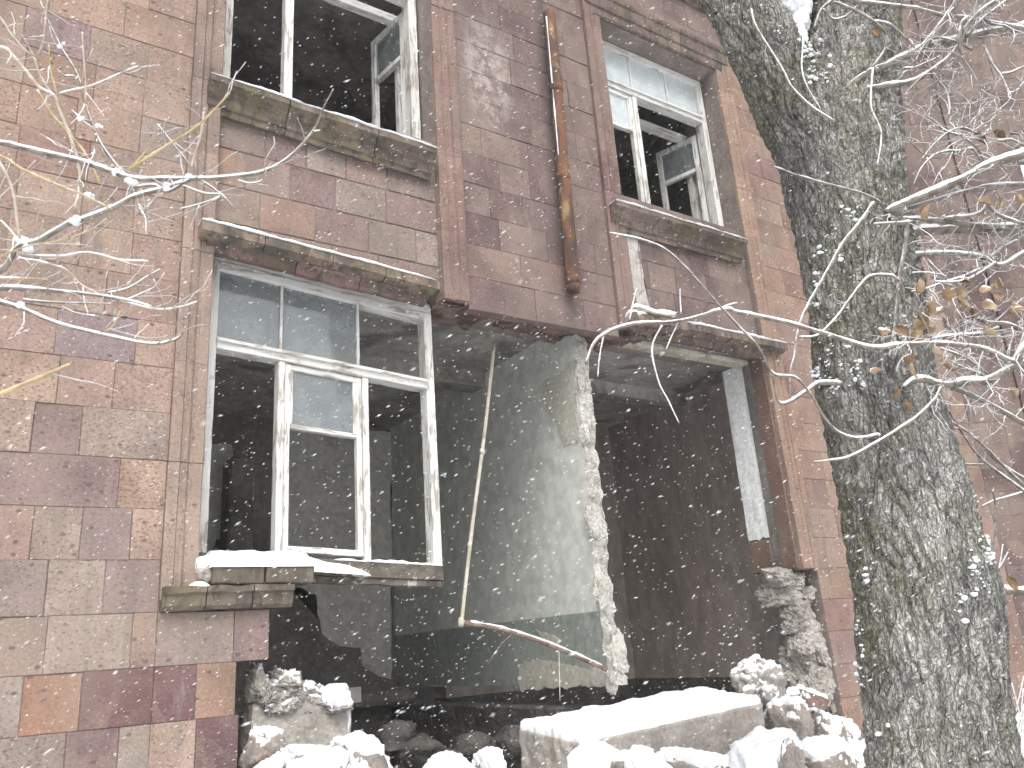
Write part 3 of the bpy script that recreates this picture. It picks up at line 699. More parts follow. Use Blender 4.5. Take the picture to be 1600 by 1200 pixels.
# ---- reveals of the right ground floor opening
zc0 = 4.03
def quadgrid(name, f, nu, nv, mat, parent=bld, smooth=True):
    vs = [f(i / nu, j / nv) for i in range(nu + 1) for j in range(nv + 1)]; m = nv + 1
    fs = [(i * m + j, (i + 1) * m + j, (i + 1) * m + j + 1, i * m + j + 1) for i in range(nu) for j in range(nv)]
    return pyd(name, vs, fs, mat, parent, smooth)
quadgrid('white_reveal', lambda u, v: (5.812 - 0.006 * N.noise(Vector((u * 9, v * 4, 0))), 0.505 - (0.29 - 0.030 * abs(N.fractal(Vector((u * 14, 0, 1)), 1, 2, 4)) - 0.02 * N.noise(Vector((u * 3, 0, 5)))) * v, 2.42 + 0.03 * N.noise(Vector((v * 6, 0, 2))) * (u < 0.02) + 1.60 * u), 90, 14, 'whiteplaster')
part('reveal_gap', (5.805, 0.172, 2.13), (5.8205, 0.26, 3.99), 'soot')
part('white_soffit', (4.36, 0.17, 3.985), (5.80, 0.30, 4.028), 'dirtywhite', 0.006)
o = part('reveal_stone', (5.80, 0.02, 2.13), (5.821, 0.17, 3.99), 'tuff', 0.004); o.color = (0.30, 0.19, 0.155, 1)
o = part('reveal_stone', (5.797, 0.265, 2.13), (5.821, 0.5, 2.40), 'tuff', 0.006); o.color = (0.27, 0.17, 0.13, 1)

# ---- underside of the wall left hanging over the collapsed pier
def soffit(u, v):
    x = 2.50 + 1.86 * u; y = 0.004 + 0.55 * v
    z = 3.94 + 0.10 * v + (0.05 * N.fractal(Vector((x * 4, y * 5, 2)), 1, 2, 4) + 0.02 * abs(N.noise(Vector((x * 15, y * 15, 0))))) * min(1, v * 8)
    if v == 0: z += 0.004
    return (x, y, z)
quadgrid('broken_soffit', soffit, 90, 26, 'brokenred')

# ---- rooms: slabs and walls
part('floor_slab', (-2, 0.48, 4.10), (6.6, 4.0, 4.34), 'ceiling')
part('upper_ceiling', (-2, 0.5, 7.55), (9.3, 4.0, 7.75), 'ceiling')
part('roof', (-2.2, 0.0, TOP), (9.3, 6, TOP + 0.2), 'soot')
part('room_wall', (-2.2, 3.65, 0.0), (3.85, 3.9, 4.12), 'soot')
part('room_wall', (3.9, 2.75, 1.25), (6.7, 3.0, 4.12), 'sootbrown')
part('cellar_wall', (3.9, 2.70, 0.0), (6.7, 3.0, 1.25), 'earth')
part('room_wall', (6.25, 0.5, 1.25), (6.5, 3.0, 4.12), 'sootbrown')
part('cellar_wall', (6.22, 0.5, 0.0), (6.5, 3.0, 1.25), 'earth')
part('room_wall', (-1.2, 0.5, 0.0), (-0.9, 3.7, 4.12), 'soot')
part('room_wall', (-2.2, 3.65, 4.33), (9.3, 3.9, 7.6), 'soot')
part('room_wall', (3.3, 0.5, 4.33), (3.5, 3.7, 7.6), 'soot')
part('room_wall', (6.6, 0.5, 4.33), (6.8, 3.7, 7.6), 'soot')
part('room_wall', (-1.2, 0.5, 4.33), (-0.9, 3.7, 7.6), 'soot')
part('cellar_wall', (3.74, 0.75, 0.0), (4.0, 3.66, 1.22), 'earth', 0.02)
part('end_wall', (9.1, 0.3, 0), (9.4, 6, TOP), 'soot')
part('end_wall', (-2.4, 0.0, 0), (-2.15, 6, TOP), 'soot')
part('ceiling_beam', (-0.9, 1.55, 3.96), (3.8, 1.78, 4.11), 'ceiling', 0.01)
part('ceiling_beam', (3.93, 1.35, 3.98), (6.25, 1.50, 4.11), 'ceiling', 0.01)
part('brick_pier', (1.98, 3.35, 0.4), (2.22, 3.66, 3.6), 'soot', 0.02)
# cellar floor of debris
def cellar(u, v):
    x = -0.9 + 7.2 * u; y = 0.0 + 3.7 * v
    return (x, y, 0.55 + 0.30 * v + 0.16 * N.fractal(Vector((x * 1.6, y * 1.6, 5)), 1, 2, 4) + 0.05 * N.noise(Vector((x * 7, y * 7, 1))))
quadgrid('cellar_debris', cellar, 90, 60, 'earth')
# what is left of the ground floor slab along the back
def ledge(u, v):
    x = 0.2 + 3.6 * u; a = v * 2 * math.pi
    d = 0.45 + 0.25 * N.fractal(Vector((x * 2, 0, 3)), 1, 2, 4)
    y = 3.66 - d * (0.5 - 0.5 * math.cos(a)); z = 1.27 + 0.09 * math.sin(a) + 0.03 * N.noise(Vector((x * 8, a, 1)))
    return (x, y, z)
quadgrid('broken_floor_edge', ledge, 80, 14, 'soot')
# partition between the rooms, torn off at the facade
def partition():
    X0, X1, Yb = 3.80, 3.925, 3.66
    zs = np.linspace(1.36, 4.10, 240); ys = np.concatenate([np.linspace(0, 0.35, 10), np.linspace(0.45, Yb - 0.2, 14)])
    def front(z): return 0.22 + 0.05 * N.fractal(Vector((0, z * 2.2, 4)), 1, 2, 4) + 0.03 * N.noise(Vector((3, z * 9, 0))) - 0.10 * max(0, 1.9 - z) 
    vs = []; fs = []; m = len(ys)
    for z in zs:
        f0 = front(z)
        for y in ys: vs.append((X0, f0 + y * (Yb - f0) / (Yb - 0.2), z + (0.03 * N.noise(Vector((y * 3, 1, 1))) if z < 1.4 else 0)))
    n = len(zs)
    for i in range(n - 1):
        for j in range(m - 1):
            fs.append((i * m + j, (i + 1) * m + j, (i + 1) * m + j + 1, i * m + j + 1))
    up = [f for f in fs if vs[f[0]][2] >= 1.86]; lo = [f for f in fs if vs[f[0]][2] < 1.86]
    pw = pyd('partition_wall', vs, up, 'plaster', bld)
    vs2 = [(x - 0.002, y, z) for x, y, z in vs]
    pyd('painted_dado', vs2, lo, 'dado', pw)
    # right hand face, back and core as one body
    k = 15; ev = []; ef = []
    for i, z in enumerate(zs):
        f0 = front(z)
        for j in range(k):
            t = j / (k - 1); bul = math.sin(math.pi * t)
            ev.append((X0 + 0.001 + (X1 - X0) * t + 0.012 * N.noise(Vector((z * 7, t * 2, 1))) * (1 if 0 < t < 1 or t == 1 else 0), f0 - min(1, 3 * bul) * (0.008 + 0.055 * abs(N.fractal(Vector((t * 2.5, z * 5, 7)), 0.8, 2, 5)) + 0.03 * max(0, N.noise(Vector((t * 5, z * 16, 2)))) + 0.012 * N.noise(Vector((t * 12, z * 60, 2)))), z))
    for i in range(n - 1):
        for j in range(k - 1): ef.append((i * k + j, (i + 1) * k + j, (i + 1) * k + j + 1, i * k + j + 1)[::-1])
    pyd('torn_edge', ev, ef, 'endgrain', pw)
    box('far_face', (X0 + 0.01, 0.30, 1.37), (X1 - 0.004, Yb, 4.095), 'sootbrown', pw)
    # lumps of mortar still clinging to the torn edge
    for i, (u, v, s) in enumerate(((928, 815, 0.075), (942, 925, 0.085), (962, 1020, 0.09), (958, 1058, 0.07), (914, 680, 0.05), (908, 600, 0.045))):
        p = W(u, v, 0.19); me = rock_mesh((s * 0.75, s * 0.6, s * 1.5), 0.35, 90 + i, 14, 0.30); o = link('mortar_lump', me, 'endgrain', pw); o.location = p
    # plaster scars near the torn edge
    for pts, mat in ((((838, 985), (862, 990), (878, 1003), (868, 1012), (852, 1004)), 'tanplaster'), (((808, 1040), (830, 1030), (940, 1045), (955, 1072), (812, 1078)), 'tanplaster'),
                     (((845, 600), (900, 560), (902, 690), (880, 700), (868, 660), (850, 640)), 'tanplaster')):
        v0 = []; vv = []
        for (u, v) in pts:
            d = ray(u, v); t = (X0 - 0.005 - CAM[0]) / d[0]; v0.append(Vector(CAM + t * d))
        for i, p in enumerate(v0):
            q = v0[(i + 1) % len(v0)]; nn = max(2, int((q - p).length / 0.02))
            for j in range(nn):
                r = p.lerp(q, j / nn); k = 0.035 * N.fractal(Vector((r.z * 9, r.y * 9, 2)), 1, 2, 4); vv.append(r + Vector((0, k, k)))
        bm = bmesh.new(); a = [bm.verts.new(q) for q in vv]; b = [bm.verts.new(q + Vector((0.004, 0, 0))) for q in vv]
        bm.faces.new(a); bm.faces.new(b[::-1])
        for i in range(len(a)): bm.faces.new((a[i], a[(i + 1) % len(a)], b[(i + 1) % len(a)], b[i]))
        frombm('plaster_scar', bm, mat, pw)
partition()
# plaster still hanging on the back wall
def plaster_patch(pts, Y=3.63, mat='oldplaster', rag=0.03):
    vv = [W(u, v, Y) for u, v in pts]; out = []
    for i, p in enumerate(vv):
        q = vv[(i + 1) % len(vv)]; n = max(2, int((q - p).length / 0.05))
        for j in range(n):
            r = p.lerp(q, j / n); k = N.fractal(Vector((r.x * 6, 1, r.z * 6)), 1, 2, 3) * rag if 0 < j else 0
            out.append(Vector((r.x + k, Y, r.z + k * 0.8)))
    bm = bmesh.new(); a = [bm.verts.new(q) for q in out]; b = [bm.verts.new(q + Vector((0, 0.019, 0))) for q in out]
    bm.faces.new(a); 
    for i in range(len(a)): bm.faces.new((a[i], a[(i + 1) % len(a)], b[(i + 1) % len(a)], b[i]))
    bmesh.ops.triangulate(bm, faces=bm.faces[:1])
    return frombm('hanging_plaster', bm, mat, bld)
plaster_patch([(438, 662), (500, 668), (613, 676), (611, 1062), (585, 1052), (566, 1040), (563, 1012), (532, 1010), (503, 990), (496, 960), (494, 930), (470, 918), (436, 900)])
plaster_patch([(300, 690), (362, 694), (364, 740), (356, 775), (366, 800), (382, 826), (372, 840), (338, 842), (326, 868), (290, 872)])

# pale limewash scar on the right spandrel
sc = plaster_patch([(972, 366), (996, 362), (1001, 400), (1006, 440), (1016, 484), (1000, 492), (990, 455), (980, 410)], 0.026, 'limewash', 0.02); sc.name = 'limewash_scar'
# ---- broken wall core at both ends of the gap
def core_stone(u0, v0, u1, v1, Y, dy, seed, mat='core', boxy=0.55, cap=0.02, lo=0.3, hi=0.7, rough=0.18, name='rubble_core'):
    a, b = W(u0, v0, Y), W(u1, v1, Y)
    c = Vector(((a.x + b.x) / 2, Y + dy * 0.5, (a.z + b.z) / 2)); s = (abs(b.x - a.x) / 2, dy / 2, abs(b.z - a.z) / 2)
    me = rock_mesh(s, boxy, seed, 17, rough); o = link(name, me, mat, bld); o.location = c
    if cap: snow_cap(me, Matrix.Translation(c), cap, o, seed, lo, hi)
    return o
core_stone(400, 1100, 556, 1225, 0.05, 0.40, 3, 'core', 0.95, 0.012, 0.6, 0.95, 0.05)
for i, (u0, v0, u1, v1, cp) in enumerate(((398, 1046, 432, 1112, 0.006), (424, 1056, 478, 1104, 0.008), (452, 1068, 520, 1108, 0.010), (508, 1086, 560, 1110, 0.035), (404, 1085, 466, 1116, 0.008), (462, 1090, 530, 1114, 0.010), (440, 1048, 470, 1080, 0.008))):
    core_stone(u0, v0, u1, v1, 0.07 + 0.03 * (i % 3), 0.26, 20 + i, 'core', 0.5, cp, 0.25 if cp > 0.03 else 0.5, 0.6 if cp > 0.03 else 1.0, 0.28)
for i, (u0, v0, u1, v1) in enumerate(((1212, 886, 1246, 914), (1240, 884, 1272, 922), (1218, 908, 1256, 944), (1240, 935, 1288, 985), (1246, 970, 1294, 1020), (1254, 1005, 1304, 1060), (1264, 1045, 1316, 1105), (1250, 912, 1286, 950), (1270, 945, 1303, 1010), (1280, 1000, 1322, 1060), (1292, 1050, 1340, 1125))):
    core_stone(u0, v0, u1, v1, 0.03 + 0.02 * (i % 3), 0.26, 50 + i, 'core', 0.75, 0.0, rough=0.26)
part('backing_wall', (5.95, 0.16, 0.0), (6.02, 0.5, 2.1), 'core')

# ------------------------------------------------------------------ windows
class Win:
    def __init__(s, TL, TR, BL, BR, Y):
        s.q = [Vector((p[0], 0, p[1])) for p in (TL, TR, BL, BR)]; s.Y = Y
        s.w = (s.q[1] - s.q[0]).length; s.h = (s.q[0] - s.q[2]).length
        s.e = empty('window'); s.e.parent = bld; s.gl = 'glass'
    def pt(s, u, v, y):
        t = s.q[0].lerp(s.q[1], u); b = s.q[2].lerp(s.q[3], u); p = b.lerp(t, v); return Vector((p.x, s.Y + y, p.z))
    def bar(s, name, u0, u1, v0, v1, y0=0.0, y1=0.055, mat='paint', rebate=True):
        bm = bmesh.new(); vs = bmbox(bm, (0, 0, 0), (1, 1, 1))
        for v in vs:
            c = v.co.copy(); v.co = s.pt(u0 + (u1 - u0) * c.x, v0 + (v1 - v0) * c.z, y0 + (y1 - y0) * c.y)
        if mat == 'paint' and (u1 - u0) * s.w > (v1 - v0) * s.h: mat = 'paint_h'
        n = 8 if max((u1 - u0) * s.w, (v1 - v0) * s.h) > 0.3 else 2
        es = [e for e in bm.edges if e.calc_length() > 0.2]
        if es: bmesh.ops.subdivide_edges(bm, edges=es, cuts=n)
        for v in bm.verts:
            v.co += Vector((N.noise(v.co * 9), N.noise(v.co * 9 + Vector((5, 0, 0))), N.noise(v.co * 9 + Vector((0, 5, 0))))) * 0.0028
        sh = [e for e in bm.edges if len(e.link_faces) == 2 and e.calc_face_angle(0) > 0.8]
        bmesh.ops.bevel(bm, geom=sh, offset=0.003, segments=1, affect='EDGES')
        return frombm(name, bm, mat, s.e)
    def pane(s, u0, u1, v0, v1, y=0.025):
        bm = bmesh.new(); vs = bmbox(bm, (0, 0, 0), (1, 1, 1))
        for v in vs:
            c = v.co.copy(); v.co = s.pt(u0 + (u1 - u0) * c.x, v0 + (v1 - v0) * c.z, y + 0.003 * c.y)
        return frombm('pane', bm, s.gl, s.e)
    def sash(s, u0, u1, v0, v1, bw, small=None, y0=0.004, y1=0.05, glass_small=True, glass_big=False):
        bu, bv = bw / s.w, bw / s.h
        s.bar('sash_stile', u0, u0 + bu, v0, v1, y0, y1); s.bar('sash_stile', u1 - bu, u1, v0, v1, y0, y1)
        s.bar('sash_rail', u0 + bu, u1 - bu, v1 - bv, v1, y0, y1); s.bar('sash_rail', u0 + bu, u1 - bu, v0, v0 + bv, y0, y1)
        if small:
            s.bar('sash_rail', u0 + bu, u1 - bu, small - bv * 0.8, small, y0 + 0.002, y1)
            s.bar('vent_stile', u0 + bu, u0 + bu * 1.5, small, v1 - bv, y0 + 0.006, y1 - 0.01); s.bar('vent_stile', u1 - bu * 1.5, u1 - bu, small, v1 - bv, y0 + 0.006, y1 - 0.01)
            if glass_small: s.pane(u0 + bu * 1.2, u1 - bu * 1.2, small - 0.005, v1 - bv * 0.7)
        if glass_big: s.pane(u0 + bu * 0.8, u1 - bu * 0.8, v0, (small or v1) - bv * 0.5)
def std_frame(w, fw=0.06, tr=0.70, mull=(0.315, 0.655), lights=(1, 1, 0), low_mull=True, head=True, trw=0.075, muntin=0.016):
    fu, fv = fw / w.w, fw / w.h
    w.bar('frame_stile', 0, fu, 0, 1, -0.01, 0.09); w.bar('frame_stile', 1 - fu, 1, 0, 1, -0.01, 0.09)
    w.bar('frame_head', fu, 1 - fu, 1 - fv * 0.9, 1, -0.008, 0.09)
    tv = trw / w.h
    w.bar('transom', fu, 1 - fu, tr - tv / 2, tr + tv / 2, -0.015, 0.085)
    w.bar('transom_drip', fu, 1 - fu, tr + tv * 0.10, tr + tv * 0.34, -0.035, -0.0155)
    mu = muntin / w.w
    for m in mull: w.bar('muntin', m - mu / 2, m + mu / 2, tr + tv / 2, 1 - fv * 0.9, 0.005, 0.04)
    e = [fu] + list(mull) + [1 - fu]
    for i, on in enumerate(lights):
        if on: w.pane(e[i] + mu / 2, e[i + 1] - mu / 2, tr + tv / 2, 1 - fv * 0.9)
def swung_sash(w, hinge_u, v0, v1, width, ang, y, bw=0.05, small=0.68, left=False):
    """casement opened into the room about its hinge side"""
    e = w.e; z0, z1 = w.pt(hinge_u, v0, 0).z, w.pt(hinge_u, v1, 0).z; hx = w.pt(hinge_u, 0.5, 0).x; Y = w.Y + y
    d = Vector((-math.cos(ang), math.sin(ang), 0)); nrm = Vector((d.y, -d.x, 0)) * 0.042; H = z1 - z0
    def rect(name, s0, s1, a, b, mat='paint', th=1.0):
        bm = bmesh.new(); vs = bmbox(bm, (0, 0, 0), (1, 1, 1))
        for v in vs:
            c = v.co.copy(); v.co = Vector((hx, Y, z0)) + d * (s0 + (s1 - s0) * c.x) + nrm * (0.5 + (c.y - 0.5) * th) + Vector((0, 0, a + (b - a) * c.z))
        frombm(name, bm, mat, e)
    rect('sash_stile', 0, bw, 0, H); rect('sash_stile', width - bw, width, 0, H); rect('sash_rail', bw, width - bw, 0, bw); rect('sash_rail', bw, width - bw, H - bw, H)
    if small: rect('sash_rail', bw, width - bw, H * small, H * small + bw * 0.8); rect('pane', bw * 0.9, width - bw * 0.9, H * small + bw * 0.7, H - bw * 0.9, 'glass', 0.08)

# ground floor left window: its frame still hangs over the gap, out of square
w1 = Win((1.012, 4.045), (2.525, 3.93), (1.012, 2.235), (2.535, 2.155), 0.20)
std_frame(w1, 0.062, 0.702, (0.300, 0.640), (1, 1, 0))
w1.bar('head_board', 0.0, 1.0, 1.002, 1.045, -0.004, 0.09)
bu = 0.042 / w1.w
w1.bar('mullion', 0.288, 0.288 + bu, 0.0, 0.681, -0.006, 0.075); w1.bar('mullion', 0.652, 0.652 + bu, 0.0, 0.681, -0.006, 0.075)
w1.sash(0.290 + bu, 0.650, 0.035, 0.678, 0.036, 0.465)
w1.bar('bottom_rail', 0.0, 1.0, -0.035, 0.018, -0.015, 0.10, 'rawwood')
w1.bar('bottom_bead', 0.36, 1.0, -0.058, -0.036, 0.0, 0.085, 'rawwood')
A, B = w1.pt(0.52, 0.018, -0.014), w1.pt(1.0, 0.018, -0.014)
snow_strip('snow', A, B, 0.10, 0.022, w1.e, 11, 0.6)
A, B = w1.pt(0.05, 0.738, -0.034), w1.pt(0.95, 0.738, -0.034)

# upper left window
w2 = Win((1.012, 7.25), (2.50, 7.25), (1.012, 5.24), (2.50, 5.20), 0.20)
std_frame(w2, 0.07, 0.728, (0.32, 0.65), (0, 0, 0))
w2.bar('mullion', 0.290, 0.290 + 0.062 / w2.w, 0.03, 0.709, -0.006, 0.075)
w2.bar('bottom_rail', 0.04, 0.96, 0.0, 0.03, -0.01, 0.09)
w2.bar('inner_transom', 0.0, 1.0, 0.70, 0.735, 0.24, 0.31); w2.bar('inner_stile', 0.965, 1.0, 0, 0.70, 0.24, 0.31)
swung_sash(w2, 0.955, 0.03, 0.70, 0.46, math.radians(80), 0.10)

# upper right window
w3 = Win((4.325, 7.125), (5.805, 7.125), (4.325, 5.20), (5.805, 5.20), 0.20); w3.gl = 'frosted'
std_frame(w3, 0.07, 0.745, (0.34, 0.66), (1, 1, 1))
w3.bar('mullion', 0.318, 0.318 + 0.055 / w3.w, 0.03, 0.725, -0.006, 0.075)
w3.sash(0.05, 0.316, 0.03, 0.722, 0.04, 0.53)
w3.bar('bottom_rail', 0.05, 0.95, 0.0, 0.03, -0.01, 0.09)
w3.bar('inner_transom', 0.0, 1.0, 0.69, 0.73, 0.24, 0.31); w3.bar('inner_stile', 0.955, 1.0, 0, 0.69, 0.24, 0.31); w3.bar('jamb_lining', 0.992, 1.0, 0.0, 0.69, 0.092, 0.238)
swung_sash(w3, 0.945, 0.03, 0.685, 0.46, math.radians(72), 0.10)

# wing windows at the picture's right edge
def wing_window(z0, z1, glassy):
    e = empty('window'); e.parent = bld; e.location = WO; e.rotation_euler = (0, 0, -WA)
    def b(name, s0, s1, a, c, mat='paint', y0=0.2, y1=0.27):
        bm = bmesh.new(); bmbox(bm, (s0, y0, a), (s1, y1, c), 0.003); frombm(name, bm, mat, e)
    b('frame_stile', WW0, WW0 + 0.06, z0, z1); b('frame_stile', WW1 - 0.06, WW1, z0, z1); b('frame_head', WW0 + 0.06, WW1 - 0.06, z1 - 0.06, z1); b('bottom_rail', WW0 + 0.06, WW1 - 0.06, z0, z0 + 0.06)
    b('transom', WW0 + 0.06, WW1 - 0.06, z0 + 1.1, z0 + 1.17); b('mullion', WW0 + 0.5, WW0 + 0.56, z0 + 0.06, z0 + 1.1)
    if glassy: b('pane', WW0 + 0.06, WW0 + 0.5, z0 + 0.06, z0 + 1.1, 'glass', 0.23, 0.234); b('pane', WW0 + 0.06, WW1 - 0.06, z0 + 1.17, z1 - 0.06, 'glass', 0.23, 0.234)
wing_window(5.5, 7.1, True); wing_window(2.35, 4.0, False)
for z in (5.36, 2.20): 
    o = wing_box('sill_stone', WW0 - 0.12, WW1 + 0.1, -0.10, 0.24, z, z + 0.13, 'moss', 0.01); o.color = (0.27, 0.2, 0.17, 1)
o = wing_box('cornice_stone', WW0 - 0.12, WW1 + 0.1, -0.12, 0.02, 4.02, 4.13, 'moss', 0.015); o.color = (0.32, 0.24, 0.16, 1)

# ------------------------------------------------------------------ rusted gutter pipe on the pier
pp = empty('downpipe', W(897, 455, -0.07)); tag(pp, 'rusty cut off downpipe fixed to the wall between the two upper windows', 'pipe')
def local_tube(parent, pts, r, mat, name, seg=20, wob=0.0):
    T = Tubes(); o_ = np.array(parent.location)
    T.add([np.array(p) - o_ for p in pts], r, seg, wob); return T.build(name, mat, parent)
pt, pb = W(858, 20, -0.085), W(897, 456, -0.085)
Lp = pt.lerp(pb, 0.30); zs = np.linspace(0, 1, 60)
local_tube(pp, [pt.lerp(pb, t) for t in zs], np.array([0.052 + 0.002 * N.noise(Vector((t * 20, 0, 0))) for t in zs]), 'rust', 'pipe', 24)
for t in (0.30, 0.62, 0.965):
    c = pt.lerp(pb, t); local_tube(pp, [c + Vector((0, 0, -0.03)), c + Vector((0, 0, -0.026)), c + Vector((0, 0, 0.026)), c + Vector((0, 0, 0.03))], np.array([0.054, 0.059, 0.059, 0.054]), 'rust', 'pipe_collar', 24)
for t in (0.06, 0.5, 0.9):
    c = pt.lerp(pb, t); local_tube(pp, [c + Vector((0, 0.03, 0)), c + Vector((0, 0.11, 0))], 0.012, 'rust', 'wall_bracket', 8)
local_tube(pp, [pt.lerp(pb, t) + Vector((-0.05, -0.02, 0)) for t in np.linspace(0.03, 0.55, 40)], np.array([0.006 * max(0.25, 0.8 + 1.3 * N.noise(Vector((t * 14, 0, 3)))) for t in np.linspace(0.03, 0.55, 40)]), 'snow', 'snow', 6)

# ------------------------------------------------------------------ conduit hanging from the broken ceiling
hp = empty('hanging_conduit', W(722, 972, 0.30)); tag(hp, 'thin pale conduit hanging from the broken ceiling, its lower end bent right', 'conduit')
a, b = W(772, 540, 0.34), W(721, 972, 0.30)
cc = catmull([a, a.lerp(b, 0.35) + Vector((0.006, 0, 0)), a.lerp(b, 0.7) + Vector((-0.004, 0, 0)), b], 30)
local_tube(hp, cc, 0.0135, 'pole', 'pole', 10)
local_tube(hp, [Vector(cc[12]) - Vector((0, 0, 0.02)), Vector(cc[12]) + Vector((0, 0, 0.02))], 0.018, 'pole', 'joint_sleeve', 10)
c = W(948, 1046, 0.16)
rod = catmull([b, W(790, 985, 0.28), W(865, 1010, 0.24), c], 30)
local_tube(hp, rod, 0.016, 'rustrod', 'bent_rod', 10, 0.2)
local_tube(hp, [Vector(p) + Vector((0, -0.004, 0.013)) for p in rod[2:-1]], np.array([0.009 * max(0.3, 1 + N.noise(Vector((i * 0.5, 0, 0)))) for i in range(len(rod) - 3)]), 'snow', 'snow', 7)
local_tube(hp, [b + Vector((-0.01, 0, -0.03)), b, b + Vector((0, 0, 0.03))], np.array([0.016, 0.024, 0.015]), 'pole', 'elbow', 10)
local_tube(hp, catmull([W(803, 988, 0.27), W(780, 1010, 0.27), W(763, 1037, 0.26)], 10), 0.003, 'rustrod', 'loose_wire', 5)
local_tube(hp, catmull([W(873, 1008, 0.23), W(874, 1050, 0.23), W(875, 1095, 0.23)], 10), 0.004, 'pole', 'loose_wire', 5)
# ------------------------------------------------------------------ rubble
def heap():
    def f(u, v):
        x = 0.9 + 5.9 * u; y = -1.55 + 1.95 * v
        e = math.sin(math.pi * min(1, max(0, u))) ** 0.4 * min(1, 1.6 * v) ** 0.8
        return (x, y, 0.25 + 0.62 * e + 0.10 * N.fractal(Vector((x * 2.2, y * 2.2, 8)), 1, 2, 4) + 0.05 * N.noise(Vector((x * 6, y * 6, 1))))
    vs = [f(i / 90, j / 40) for i in range(91) for j in range(41)]
    fs = [(i * 41 + j, (i + 1) * 41 + j, (i + 1) * 41 + j + 1, i * 41 + j + 1) for i in range(90) for j in range(40)]
    o = pyd('rubble_heap', vs, fs, 'snow', None, True); tag(o, 'snow covered bank of rubble along the foot of the wall', 'rubble', kind='stuff')
heap()
def stone(name, label, u0, v0, u1, v1, Y, dy, boxy, seed, cap=0.05, rot=(0, 0, 0), lo=0.22, hi=0.55, rough=0.10, cat='stone', planes=9, mat='stone', cuts=20, color=None, cap_rough=1):
    a, b = W(u0, v0, Y), W(u1, v1, Y)
    c = Vector(((a.x + b.x) / 2, Y + dy * 0.5, (a.z + b.z) / 2)); s = (abs(b.x - a.x) / 2, dy / 2, abs(a.z - b.z) / 2)
    me = rock_mesh(s, boxy, seed, cuts, rough, planes); o = link(name, me, mat, None, True)
    o.location = c; o.rotation_euler = rot
    if color: o.color = color
    tag(o, label, cat, 'fallen stones in front of the gap')
    mw = Matrix.Translation(c) @ Matrix.LocRotScale(None, o.rotation_euler.to_quaternion(), None)
    if cap: snow_cap(me, mw, cap, o, seed, lo, hi)
    return o
M['slabstone'] = simple('slab_stone', (0.27, 0.245, 0.22), (0.40, 0.37, 0.335), 4, bs=16, bstr=0.8, bd=0.01, spots=[(3, 0.52, 0.66, 0.6, (0.33, 0.21, 0.155)), (8, 0.58, 0.66, 0.5, (0.15, 0.13, 0.12))])
stone('fallen_slab', 'long fallen slab with a thick snow blanket below the gap', 898, 1142, 1222, 1300, -0.42, 0.62, 0.97, 5, 0.055, (0.09, -0.045, 0.02), 0.40, 0.9, 0.035, 'slab', 0, 'slabstone', 44)
stone('fallen_block', 'square snow covered block leaning on the long slab near its left end', 914, 1182, 1002, 1300, -0.95, 0.32, 0.93, 6, 0.04, (0.25, 0.10, 0.25), 0.40, 0.75, 0.05)
stone('fallen_stone', 'small grey stone between the square block and the long slab', 1000, 1176, 1028, 1212, -0.80, 0.16, 0.6, 7, 0.02, (0.1, 0.2, 0.5), 0.5, 0.8)
stone('boulder', 'broad low snow mound stone in front of the slab centre', 1092, 1184, 1170, 1290, -0.85, 0.50, 0.45, 8, 0.06, (0.1, -0.15, 0.3), 0.30, 0.65)
stone('boulder', 'largest snow capped boulder at the bottom edge left of the trunk', 1172, 1166, 1326, 1300, -1.05, 0.5, 0.6, 9, 0.055, (0.15, 0.28, 0.2), 0.28, 0.62)
stone('boulder', 'rounded brown stone half capped with snow near the right pier', 1222, 1104, 1290, 1166, -0.40, 0.32, 0.35, 10, 0.035, (0, 0.2, 0.4), 0.35, 0.75, 0.12)
stone('fallen_stone', 'red edged slab with a snow ridge at the foot of the right pier', 1240, 1082, 1302, 1128, -0.16, 0.25, 0.85, 11, 0.028, (0.1, 0.38, 0.1), 0.45, 0.8, 0.06, mat='brokenred')
stone('fallen_stone', 'tilted dark slab streaked with snow beside the tree trunk', 1292, 1128, 1366, 1240, -0.55, 0.40, 0.8, 12, 0.025, (0.25, 0.55, 0.1), 0.30, 0.8, 0.14)
stone('fallen_block', 'flat snow block wedged between the pier and the trunk', 1308, 1132, 1362, 1174, -0.25, 0.35, 0.9, 13, 0.035, (0.05, -0.05, 0.2), 0.3, 0.6, 0.06)
stone('fallen_stone', 'snowy stone at the lowest right corner of the heap by the trunk', 1306, 1165, 1375, 1245, -0.95, 0.34, 0.5, 14, 0.035, (0, 0.3, 0.3), 0.3, 0.7)
stone('rubble_lump', 'rough mortar lump dusted with snow on the slab right end', 1180, 1046, 1258, 1120, -0.05, 0.36, 0.4, 15, 0.02, (0, 0.1, 0.2), 0.35, 0.9, 0.26, 'rubble', mat='core')
stone('rubble_lump', 'small crumbled lump under the rough mortar lump', 1188, 1080, 1246, 1126, -0.20, 0.2, 0.4, 16, 0.02, (0, 0.1, 0.9), 0.3, 0.8, 0.26, 'rubble', mat='core')
stone('boulder', 'grey boulder against the foot of the left broken wall', 392, 1148, 444, 1204, -0.12, 0.20, 0.4, 17, 0.02, (0, 0, 0.3), 0.5, 0.9, 0.14)
stone('fallen_block', 'long snow capped stone in front of the left broken wall', 450, 1180, 552, 1260, -0.28, 0.26, 0.85, 18, 0.035, (0.1, 0.12, 0.0), 0.40, 0.75, 0.09)
stone('fallen_stone', 'small pinkish stone beside the left snow mound', 530, 1164, 562, 1188, -0.30, 0.14, 0.8, 19, 0.022, (0.1, 0.35, 0.2), 0.45, 0.8, 0.08)
stone('boulder', 'pointed snow mound stone left of the dark cellar', 548, 1178, 636, 1290, -0.45, 0.44, 0.45, 20, 0.045, (0.1, 0.2, 0.2), 0.15, 0.5, 0.16)
